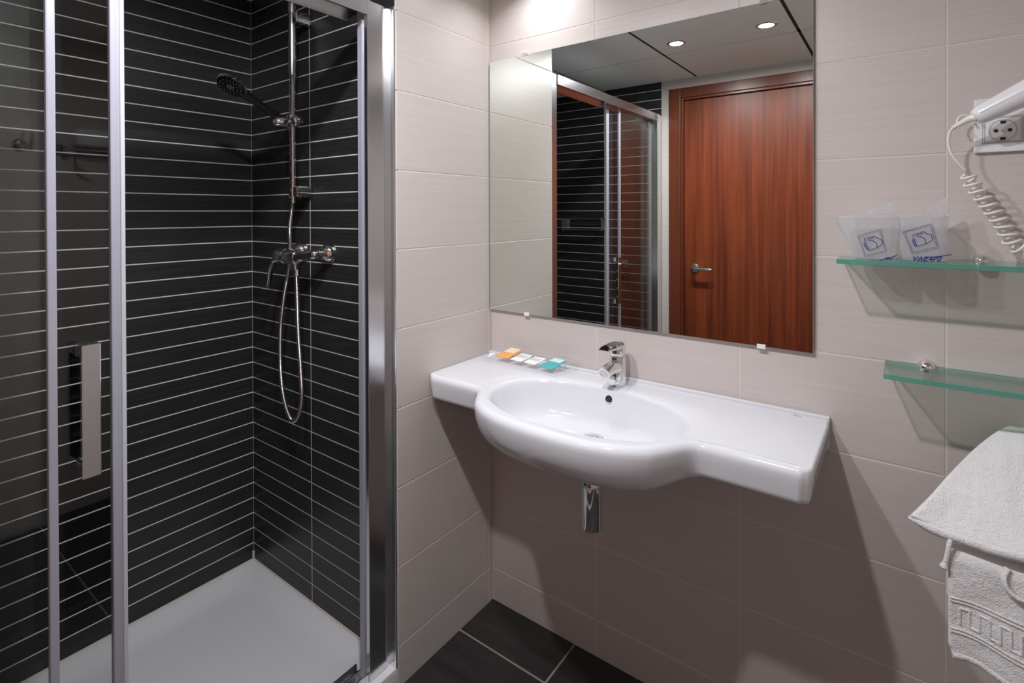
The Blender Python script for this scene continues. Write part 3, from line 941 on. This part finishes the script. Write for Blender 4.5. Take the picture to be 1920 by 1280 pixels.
vs = [b.verts.new(p) for p in quad_ring(c4, 0.0016, 0.905)]
b.faces.new(vs)
P(finish(b, 'tray_shell', 'clear', tr), tr)
def sachet(name, label, c, mats, th=0.0035):
    t = thing(name, label, 'sachet', on_plane(sum(p[0] for p in c) / 4, sum(p[1] for p in c) / 4, 0.003), 0, 'toiletry sachets in the clear tray')
    bm_ = bmesh.new()
    loft(bm_, [quad_ring(c, 0.0032, 1.0), quad_ring(c, 0.0032 + th * 0.4, 1.0), quad_ring(c, 0.0032 + th, 0.84)])
    P(finish(bm_, 'packet', mats[0], t, 30), t)
    if len(mats) > 1:
        bm_ = bmesh.new()
        f0, f1 = mats[2]
        def lp(a, q, t_): return (a[0] + (q[0] - a[0]) * t_, a[1] + (q[1] - a[1]) * t_)
        cc = [lp(c[0], c[3], f0), lp(c[1], c[2], f0), lp(c[1], c[2], f1), lp(c[0], c[3], f1)]
        loft(bm_, [quad_ring(cc, 0.0033 + th, 0.8), quad_ring(cc, 0.0036 + th, 0.8)])
        P(finish(bm_, 'label_print', mats[1], t), t)
sachet('sachet', 'orange toiletry sachet at the left end of the clear tray', [(0.083, -0.083), (0.138, -0.085), (0.156, -0.026), (0.106, -0.026)], ('orange', 'orange_pale', (0.42, 1.05)))
sachet('sachet', 'white paper packet beside the orange sachet', [(0.148, -0.086), (0.192, -0.088), (0.209, -0.044), (0.166, -0.043)], ('paper', 'paper_grey', (0.35, 0.75)))
sachet('sachet', 'white paper packet beside the teal sachet', [(0.203, -0.087), (0.246, -0.089), (0.264, -0.047), (0.221, -0.046)], ('paper', 'paper_grey', (0.35, 0.75)))
sachet('sachet', 'teal toiletry sachet at the right end of the clear tray', [(0.262, -0.0905), (0.312, -0.0945), (0.333, -0.040), (0.284, -0.039)], ('teal', 'teal_pale', (0.60, 1.05)))

# ================================================================== right-hand fittings
def shelf(label, x0, x1, y0, z, clamps):
    t = thing('glass_shelf', label, 'shelf', ((x0 + x1) / 2, 0, z), 0, 'glass wall shelves')
    b_ = bmesh.new(); bm_box(b_, x0, x1, y0, -0.004, z - 0.010, z, 0.0008, 1)
    o_ = finish(b_, 'shelf_plate', ['shelf_glass', 'shelf_edge'], t)
    for p in o_.data.polygons:
        p.material_index = 0 if abs(p.normal.z) > 0.9 else 1
    P(o_, t)
    for cx in clamps:
        b_ = bmesh.new()
        bm_lathe(b_, [(0.0155, 0.0), (0.0155, 0.012), (0.0145, 0.020), (0.011, 0.027), (0.005, 0.030), (0.0, 0.0305)], (cx, -0.0005, z - 0.002), (0, -1, 0), 28)
        P(finish(b_, 'clamp', 'chrome', t, 40), t)
shelf('upper glass shelf with green edge carrying two wrapped tumblers', 1.0551, 1.66, -0.130, 1.2685, (1.3003, 1.56))
shelf('lower bare glass shelf with green edge above the towels', 1.138, 1.66, -0.129, 1.0365, (1.2114, 1.585))

# tumblers in bags
def A(u, v):     # print layout on the bag: sheet position to wall metres
    return (-0.3401 + 0.00089 * u, 1.7574 + 2.9375e-05 * u - 0.00110143 * v)


def wrapped(xc, label_c, label_b, wl, wr, tuft, seed, strokes):
    yc, zb_ = -0.070, 1.2690
    cp = thing('tumbler', label_c, 'tumbler', (xc, yc, zb_), 0, 'wrapped tumblers')
    lathe('glass_body', [(0.0, 0.0005), (0.031, 0.0005), (0.0325, 0.002), (0.0355, 0.086), (0.0350, 0.0875), (0.0335, 0.0865), (0.0305, 0.008), (0.0, 0.007)], 'cup_glass', cp, seg=40)
    bg = thing('tumbler_bag', label_b, 'bag', (xc, yc, zb_), 0, 'clear bags on the glass shelf')
    wy = 0.0385
    def half(side, z):     # half width of the bag on that side at height z
        base = 0.0385 + 0.001 * z / 0.09
        ear = (wl if side < 0 else wr)
        return base + ear * sstep(0.0, 0.09, z)
    def surf(x, z):        # front surface depth (local y) at local x
        hw = half(-1 if x < 0 else 1, z)
        r_ = min(abs(x) / hw, 0.999)
        return -wy * (1 - r_ ** 3.2) ** (1 / 3.2)
    n = 64
    rings_ = []
    zs_ = [0.0006, 0.003, 0.012, 0.024, 0.036, 0.048, 0.060, 0.072, 0.082, 0.089]
    def crinkle(p, amp):
        v = noise.noise_vector(Vector((p[0] * 60 + seed, p[1] * 60, p[2] * 35)))
        return (p[0] + v.x * amp, p[1] + v.y * amp, p[2] + v.z * amp * 0.3)
    for z in zs_:
        ring_ = []
        for k in range(n):
            a = 2 * PI * k / n
            c_, s_3 = math.cos(a), math.sin(a)
            hw = half(c_, z) * (0.93 if z < 0.002 else 1)
            e_ = 2 / 3.2
            p = (hw * math.copysign(abs(c_) ** e_, c_), wy * (0.93 if z < 0.002 else 1) * math.copysign(abs(s_3) ** e_, s_3), z)
            front = s_3 < -0.2 and abs(p[0]) < 0.033
            q = crinkle(p, 0.0016 if front else 0.0035)
            ring_.append((q[0], q[1], z) if z < 0.002 else q)
        rings_.append(ring_)
    # top closes in a fold with a twisted tuft
    tx, tz = tuft
    for t_, zz in ((0.12, 0.0920), (0.30, 0.0930), (0.45, 0.0940)):
        rings_.append([crinkle((p[0] * (1 - t_) + tx * t_, p[1] * (1 - t_) + 0.006 * t_, zz), 0.003) for p in rings_[9]])
    for t_, fx, fy in ((0.15, 0.48, 0.34), (0.40, 0.40, 0.22), (0.65, 0.30, 0.13), (0.85, 0.20, 0.07), (1.0, 0.10, 0.03)):
        rings_.append([crinkle((tx + 0.002 + 0.013 * t_ ** 1.5 + p[0] * fx, 0.006 + p[1] * fy, 0.0945 + (tz - 0.0945) * t_ + 0.16 * p[0] * fx * t_), 0.0028) for p in rings_[9]])
    b_ = bmesh.new()
    loft(b_, rings_, True, False)
    finish(b_, 'bag_film', 'bag', bg, 55)
    def pt(u, v, lift=0.0034):
        x, z = A(1560 + u / 8, 370 + v / 8)
        x -= xc; z -= zb_
        return Vector((x, surf(x, max(z, 0.001)) - lift, max(z, 0.0006)))
    for nm, mk, width, polys in strokes:
        b_ = bmesh.new()
        for poly in polys:
            fine = []
            for p, q in zip(poly[:-1], poly[1:]):
                m_ = max(1, int(math.hypot(q[0] - p[0], q[1] - p[1]) / 25))
                for k in range(m_):
                    fine.append((p[0] + (q[0] - p[0]) * k / m_, p[1] + (q[1] - p[1]) * k / m_))
            fine.append(poly[-1])
            bm_tube(b_, [pt(*p) for p in fine], width, 6)
        finish(b_, nm, mk, bg, 60)
    return bg, surf


def circ(cx, cy, r, sq=1.0):
    return [(cx + r * math.cos(2 * PI * k / 10), cy + r * sq * math.sin(2 * PI * k / 10)) for k in range(11)]


h1_ = [[(520, 665), (500, 618), (520, 612), (660, 578), (735, 620), (765, 625), (790, 692), (760, 715), (712, 750), (585, 795), (572, 772)],
       [(655, 592), (565, 626), (575, 652), (622, 640), (690, 680), (706, 748)],
       circ(514, 688, 19, 0.8), circ(524, 720, 19, 0.8), circ(542, 748, 19, 0.8), circ(560, 774, 18, 0.8)]
q1_ = [[(400, 575), (755, 470), (850, 810), (510, 895), (400, 575)], [(425, 582), (742, 490), (830, 795), (520, 872), (425, 582)]]
w1_ = [[(740, 957), (830, 922), (950, 895), (1000, 875)]]
h2_ = [[(1255, 605), (1237, 570), (1275, 552), (1392, 515), (1450, 553), (1500, 560), (1525, 640), (1490, 655), (1430, 692), (1292, 735), (1282, 716)],
       [(1388, 532), (1290, 568), (1300, 590), (1345, 585), (1410, 618), (1420, 690)],
       circ(1252, 635, 18, 0.85), circ(1256, 664, 17, 0.8), circ(1266, 690, 17, 0.8), circ(1276, 716, 17, 0.8)]
q2_ = [[(1092, 518), (1508, 402), (1605, 755), (1230, 838), (1092, 518)], [(1122, 518), (1490, 424), (1578, 738), (1240, 812), (1122, 518)]]
w2_ = [[(1310, 940), (1450, 888), (1600, 880), (1690, 868), (1795, 868)]]
bag1, surf1 = wrapped(1.1205, 'glass tumbler in the left clear bag on the upper shelf', 'left clear bag with blue hand print on the upper shelf', 0.030, 0.004, (0.016, 0.121), 3.1,
                      [('hand_print', 'print_blue', 0.00075, h1_), ('square_print', 'print_violet', 0.00036, q1_), ('wave_print', 'print_blue', 0.0009, w1_)])
bag2, surf2 = wrapped(1.2030, 'glass tumbler in the right clear bag on the upper shelf', 'right clear bag with blue hand print and lettering on the upper shelf', 0.000, 0.001, (0.020, 0.128), 8.7,
                      [('hand_print', 'print_blue', 0.00075, h2_), ('square_print', 'print_violet', 0.00042, q2_), ('wave_print', 'print_blue', 0.0009, w2_)])
for bg, sf, body, size, x0, z0, rot in ((bag1, surf1, 'VAS', 0.008, 0.018, 0.0008, 0.05), (bag2, surf2, 'VAZ4P2', 0.0135, -0.0190, 0.0008, 0.03)):
    cu = bpy.data.curves.new('lettering', 'FONT'); cu.body = body; cu.size = size; cu.extrude = 0.0002; cu.shear = 0.35; cu.offset = 0.0003
    to = bpy.data.objects.new('lettering', cu); COL.objects.link(to)
    dg = bpy.context.evaluated_depsgraph_get()
    me = bpy.data.meshes.new_from_object(to.evaluated_get(dg)); bpy.data.objects.remove(to)
    for v in me.vertices:
        x, y, z = v.co
        X = x0 + x; Z = z0 + y + rot * x
        v.co = (X, sf(X, max(Z, 0.001)) - 0.0036 - z, Z)
    link('lettering', me, 'print_blue', bg)

# socket plate
sk = thing('wall_socket', 'white wall socket plate behind the hair dryer handle', 'socket', (1.36, 0, 1.49))
P(box('plate', 1.2875, 1.430, -0.010, -0.0004, 1.490, 1.600, 'white_plastic', sk, 0.002), sk)
sx, sz = 1.3315, 1.5330
def rect_wire(b_, x0, x1, z0, z1, y, r):
    for p, q in (((x0, z0), (x1, z0)), ((x1, z0), (x1, z1)), ((x1, z1), (x0, z1)), ((x0, z1), (x0, z0))):
        bm_tube(b_, [(p[0], y, p[1]), (q[0], y, q[1])], r, 6)
b = bmesh.new()
rect_wire(b, sx - 0.0275, sx + 0.0275, sz - 0.0225, sz + 0.026, -0.0102, 0.0005)
rect_wire(b, sx - 0.0305, sx + 0.0305, sz - 0.0245, sz + 0.028, -0.0102, 0.0004)
P(finish(b, 'cover_seam', 'seam', sk), sk)
P(lathe('socket_rim', [(0.0225, -0.001), (0.0225, 0.0006), (0.0205, 0.0008), (0.0195, -0.0005), (0.0, -0.0007)], mat('socket_grey', (0.55, 0.55, 0.56), 0.35), sk, (sx, -0.0102, sz), (0, -1, 0), 36), sk)
for dx, dz in ((-0.0105, 0), (0.0105, 0)):
    P(lathe('pin_hole', [(0.0034, 0), (0.0034, 0.0006), (0.0, 0.0006)], 'dark', sk, (sx + dx, -0.0106, sz + dz), (0, -1, 0), 16), sk)
P(lathe('pin_hole', [(0.0030, 0), (0.0026, 0.0012), (0.0, 0.0012)], 'steel', sk, (sx, -0.0106, sz), (0, -1, 0), 16), sk)
for dz in (-0.0165, 0.0165):
    P(box('earth_clip', sx - 0.004, sx + 0.004, -0.0118, -0.0102, sz + dz - 0.0025, sz + dz + 0.0025, 'dark', sk, 0.0004), sk)

# hair dryer
hdr = thing('hair_dryer', 'white wall-mounted hair dryer with coiled cord above the shelf', 'hair dryer', (1.45, 0, 1.45))
hp = [(1.2830, -0.072, 1.5540), (1.2850, -0.072, 1.5555), (1.2905, -0.072, 1.5585), (1.300, -0.072, 1.5635), (1.330, -0.074, 1.5795), (1.375, -0.078, 1.6030), (1.42, -0.082, 1.626), (1.45, -0.084, 1.642)]
P(tube('handle', hp, [0.011, 0.0145, 0.0175, 0.0190, 0.0215, 0.0255, 0.029, 0.030], 'white_plastic', hdr, 28, 50), hdr)
b = bmesh.new()
sm = [(Vector(hp[k]) + Vector((0, -[0, 0, .0172, .0187, .0212, .0252, .0287][k], 0.002))) for k in range(2, 7)]
bm_tube(b, sm, 0.0006, 6)
P(finish(b, 'case_seam', 'seam', hdr), hdr)
P(tube('head', [(1.43, -0.13, 1.70), (1.44, -0.12, 1.69), (1.46, -0.085, 1.665), (1.49, -0.05, 1.64), (1.50, -0.035, 1.63)], [0.030, 0.036, 0.042, 0.040, 0.030], 'white_plastic', hdr, 28, 50), hdr)
P(box('wall_base', 1.46, 1.56, -0.045, -0.0004, 1.50, 1.72, 'white_plastic', hdr, 0.012, 3), hdr)
P(tube('cord_sleeve', catmull([(1.2850, -0.072, 1.5550), (1.2765, -0.071, 1.5535), (1.266, -0.068, 1.5480), (1.2505, -0.063, 1.5385)], 5), [0.0085 - 0.0045 * k / 15 for k in range(16)], 'cream_plastic', hdr, 16, 50), hdr)
b = bmesh.new()
bm_tube(b, catmull([(1.2800, -0.035, 1.5560), (1.2735, -0.035, 1.5660), (1.2640, -0.035, 1.5640), (1.2590, -0.037, 1.5530), (1.2620, -0.040, 1.5400)], 8), 0.0022, 8)
P(finish(b, 'hang_loop', 'cream_plastic', hdr, 60), hdr)
cpts = catmull([(1.2515, -0.0635, 1.5390), (1.2460, -0.061, 1.5300), (1.2440, -0.060, 1.5100), (1.2500, -0.058, 1.4850), (1.2620, -0.056, 1.4650), (1.2705, -0.054, 1.4530)], 8)
a0 = Vector((1.2690, -0.050, 1.4480)); a1 = Vector((1.3530, -0.050, 1.2990)); a2 = Vector((1.44, -0.045, 1.297)); a3 = Vector((1.50, -0.03, 1.46))
axis_pts = catmull([a0, a0.lerp(a1, 0.33), a0.lerp(a1, 0.66), a1, a2, Vector((1.50, -0.035, 1.33)), a3], 40)
L_ = 0.0
prev = axis_pts[0]
turn = 0.0
for k, p in enumerate(axis_pts):
    step = (p - prev).length
    L_ += step
    prev = p
    d = (axis_pts[min(k + 1, len(axis_pts) - 1)] - axis_pts[max(k - 1, 0)]).normalized()
    s1_ = Vector((0, 1, 0)); s2_ = d.cross(s1_).normalized()
    sub = 7
    p2 = axis_pts[min(k + 1, len(axis_pts) - 1)]
    for q in range(sub):
        pp = p.lerp(p2, q / sub)
        turn = (L_ + (p2 - p).length * q / sub) / 0.0160
        r_ = 0.0125 * min(1, 0.25 + turn * 0.9)
        cpts.append(pp + (s2_ * math.cos(2 * PI * turn) + s1_ * math.sin(2 * PI * turn)) * r_)
P(tube('coiled_cord', cpts, 0.0028, 'cream_plastic', hdr, 8, 60), hdr)

# towel rack
rk = thing('towel_rack', 'chrome towel rack on the wall under the white towels', 'towel rack', (1.45, 0, 0.70))
for nm, y, z, x0 in (('bar', -0.055, 0.920, 1.36), ('bar', -0.165, 0.785, 1.27), ('bar', -0.175, 0.728, 1.255)):
    P(tube(nm, [(x0, y, z), (1.68, y, z)], 0.006, 'chrome', rk, 14), rk)
for x in (1.37, 1.67):
    b = bmesh.new()
    for y, z in ((-0.055, 0.920), (-0.165, 0.785), (-0.175, 0.728)):
        bm_tube(b, [(x, y, z), (x, -0.0005, z)], 0.005, 10)
    bm_box(b, x - 0.012, x + 0.012, -0.006, -0.0004, 0.71, 0.94, 0.002)
    P(finish(b, 'arm', 'chrome', rk, 40), rk)


def cloth(name, fn, nu, nv, th, parent, mk='terry', sub=1):
    b_ = bmesh.new()
    g = [[b_.verts.new(fn(i / nu, j / nv)) for j in range(nv + 1)] for i in range(nu + 1)]
    for i in range(nu):
        for j in range(nv):
            b_.faces.new((g[i][j], g[i + 1][j], g[i + 1][j + 1], g[i][j + 1]))
    bmesh.ops.recalc_face_normals(b_, faces=b_.faces)
    b_.normal_update()
    inner_ = {}
    for v in list(b_.verts):
        inner_[v] = v.co - v.normal * th
    me_ = bpy.data.meshes.new(name)
    b_.to_mesh(me_); b_.free()
    me_.polygons.foreach_set('use_smooth', [True] * len(me_.polygons))
    o_ = link(name, me_, mk, parent)
    md = o_.modifiers.new('thickness', 'SOLIDIFY'); md.thickness = th; md.offset = 0
    md2 = o_.modifiers.new('smooth', 'SUBSURF'); md2.levels = sub; md2.render_levels = sub
    return o_


# bath towel heaped over the rack, sloping down to the front
edge = catmull([(1.362, -0.022, 0.930), (1.3300, -0.046, 0.941), (1.288, -0.078, 0.908), (1.2445, -0.120, 0.860), (1.2105, -0.160, 0.820), (1.179, -0.188, 0.784)], 8)
def bath_fn(a, b_):
    k = b_ * (len(edge) - 1); i = min(int(k), len(edge) - 2); f = k - i
    e0 = edge[i].lerp(edge[i + 1], f)
    r0 = Vector((1.66, -0.022 - 0.195 * b_ ** 0.9, 0.930 + 0.03 * math.sin(PI * min(1, b_ * 2.2)) * (b_ < 0.45) - 0.165 * sstep(0.15, 1.0, b_)))
    p = e0.lerp(r0, a)
    y_front = sstep(0.35, 1.0, b_) * 0.008 * sstep(0.0, 0.5, a)
    dome = 0.014 * math.sin(PI * b_) * sstep(0.0, 0.25, a)
    sag = -0.006 * b_ * math.sin(a * 9.0)
    nz_ = noise.noise(Vector((p.x * 14, p.y * 14, 2.0))) * 0.006 + noise.noise(Vector((p.x * 45, p.y * 45, 7.0))) * 0.002
    w_ = sstep(0, 0.08, a)
    return (p.x, p.y - y_front - nz_ * 0.5 * w_, p.z + dome + sag + nz_ * w_)
bt = thing('bath_towel', 'white terry bath towel heaped over the top of the rack', 'towel', (1.42, -0.12, 0.78), 0, 'white towels on the rack')
P(cloth('towel_body', bath_fn, 60, 40, 0.014, bt), bt)
hem = [Vector(bath_fn(k / 40, 1.0)) + Vector((0, 0.002, -0.002)) for k in range(41)]
P(tube('hem', hem, [0.003, 0.0065, 0.0090] + [0.0105] * 38, 'terry', bt, 10, 80), bt)
P(tube('hanging_tag', catmull([(1.2440, -0.192, 0.778), (1.2385, -0.200, 0.755), (1.2345, -0.202, 0.730), (1.2305, -0.202, 0.712)], 5), [0.004] * 12 + [0.0045, 0.006, 0.007, 0.005], 'terry', bt, 10, 80), bt)

# hand towel hanging below
HB, HY = 0.728, -0.175        # bar height and depth
def hand_fn(a, b_):
    # b 0 -> behind the bar, over it, then down the front to the hem
    x = 1.2375 + 0.40 * a
    if b_ < 0.22:
        t_ = b_ / 0.22
        y = HY + 0.016; z = 0.64 + (HB - 0.64) * t_
    elif b_ < 0.34:
        t_ = (b_ - 0.22) / 0.12
        an = PI * t_
        y = HY + 0.016 * math.cos(an); z = HB + 0.016 * math.sin(an)
    else:
        t_ = (b_ - 0.34) / 0.66
        y = HY - 0.016 - 0.006 * t_; z = HB - (HB - 0.556) * t_
        y += 0.007 * math.sin(a * 16 + 0.6) * t_ - 0.004 * t_
        z += 0.007 * math.sin(a * 12.0 + 0.3) * t_ - 0.012 * sstep(0, 0.25, a) * t_
        x += 0.006 * sstep(0.9, 1.0, t_) * (1 - a)
    y += noise.noise(Vector((x * 20, z * 20, 5.0))) * 0.003
    return (x, y, z)
ht = thing('hand_towel', 'white terry hand towel with woven key border hanging from the rack', 'towel', (1.42, -0.14, 0.50), 0, 'white towels on the rack')
P(cloth('towel_body', hand_fn, 60, 60, 0.013, ht), ht)
def hand_at(x, z, lift=0.007):
    a = (x - 1.2375) / 0.40
    t_ = max(0, min(1, (HB - z) / (HB - 0.556)))
    p = Vector(hand_fn(a, 0.34 + 0.66 * t_))
    return Vector((x, p.y - lift, p.z))
P(tube('hem', [Vector(hand_fn(k / 40, 1.0)) for k in range(41)], 0.0085, 'terry', ht, 10, 80), ht)
b = bmesh.new()
for z in (0.662, 0.656, 0.605, 0.599):
    bm_tube(b, [hand_at(1.241 + 0.39 * k / 40, z, 0.0065) for k in range(41)], 0.0022, 8)
P(finish(b, 'border_piping', 'terry_band', ht, 80), ht)
b = bmesh.new()
x = 1.254
while x < 1.62:       # meander: upright bars joined alternately at top and bottom
    zt_, zl_ = 0.6450, 0.6150
    k = round((x - 1.254) / 0.0135)
    bm_tube(b, [hand_at(x, zl_ + (zt_ - zl_) * q / 3, 0.0062) for q in range(4)], 0.0026, 6)
    zj = zt_ if k % 2 == 0 else zl_
    bm_tube(b, [hand_at(x, zj, 0.0062), hand_at(x + 0.0135, zj, 0.0062)], 0.0026, 6)
    x += 0.0135
P(finish(b, 'key_border', 'terry', ht, 80), ht)
P(tube('hanging_loop', catmull([(1.318, -0.196, 0.745), (1.312, -0.203, 0.728), (1.317, -0.206, 0.712), (1.330, -0.208, 0.702), (1.350, -0.206, 0.700), (1.375, -0.198, 0.708)], 6), 0.0050, 'terry', ht, 10, 80, 0.6), ht)

# ------------------------------------------------------------------ right wall fittings (mirrored in the shower glass)
hk = thing('robe_hook', 'chrome double robe hook on the wall, mirrored in the shower glass', 'hook', (XR, -0.885, 1.66))
P(lathe('rosette', [(0.028, 0), (0.027, 0.006), (0.018, 0.012), (0.0, 0.013)], 'chrome', hk, (XR - 0.0005, -0.89, 1.665), (-1, 0, 0)), hk)
for dy in (-0.014, 0.016):
    P(tube('prong', catmull([(XR - 0.01, -0.885 + dy * 0.4, 1.665), (XR - 0.03, -0.88 + dy, 1.66), (XR - 0.045, -0.876 + dy, 1.675), (XR - 0.046, -0.872 + dy, 1.715)], 6), 0.0055, 'chrome', hk, 12), hk)
pr = thing('towel_rail', 'chrome towel rail on the wall, mirrored in the shower glass', 'towel rail', (XR, -0.56, 1.66))
P(tube('bar', [(XR - 0.06, -0.76, 1.662), (XR - 0.06, -0.34, 1.662)], 0.008, 'chrome', pr, 14), pr)
for y in (-0.752, -0.348):
    P(lathe('post', [(0.024, 0), (0.024, 0.006), (0.012, 0.014), (0.010, 0.05), (0.013, 0.07), (0.0, 0.073)], 'chrome', pr, (XR - 0.0005, y, 1.662), (-1, 0, 0), 20), pr)
P(tube('ring', catmull([(XR - 0.06, -0.71, 1.655), (XR - 0.062, -0.712, 1.61), (XR - 0.062, -0.695, 1.575), (XR - 0.062, -0.66, 1.56)], 8), 0.004, 'chrome', pr, 10), pr)
ft = thing('folded_towel', 'folded white towel on the rail, mirrored in the shower glass', 'towel', (XR - 0.07, -0.56, 1.60))
b = bmesh.new()
bm_box(b, XR - 0.125, XR - 0.012, -0.715, -0.42, 1.6712, 1.752, 0.018, 4)
P(finish(b, 'towel_body', 'terry', ft, 60), ft)

# ------------------------------------------------------------------ pieces of parts go one level deeper
def nest(things, part, pieces):
    for t in things:
        kids = list(t.children)
        hosts = [c for c in kids if c.name.split('.')[0] == part]
        if not hosts:
            continue
        for c in kids:
            if c.name.split('.')[0] in pieces:
                c.parent = hosts[0]
                c.location = c.location - hosts[0].location


nest([hs], 'head', ('rim_ribs', 'nozzles'))
nest([sd], 'grip', ('grip_knob',))
nest([tap], 'lever', ('temperature_dot',))
nest([tap], 'aerator', ('aerator_mesh',))
nest([wb], 'overflow_hole', ('overflow_shade',))
nest([sk], 'socket_rim', ('pin_hole', 'earth_clip'))
nest([sk], 'plate', ('cover_seam',))
nest([ht], 'towel_body', ('border_piping', 'key_border'))
nest([hdr], 'handle', ('case_seam',))
nest([o for o in COL.objects if o.name.startswith('sachet')], 'packet', ('label_print',))
nest([bag1, bag2], 'bag_film', ('hand_print', 'square_print', 'wave_print', 'lettering'))
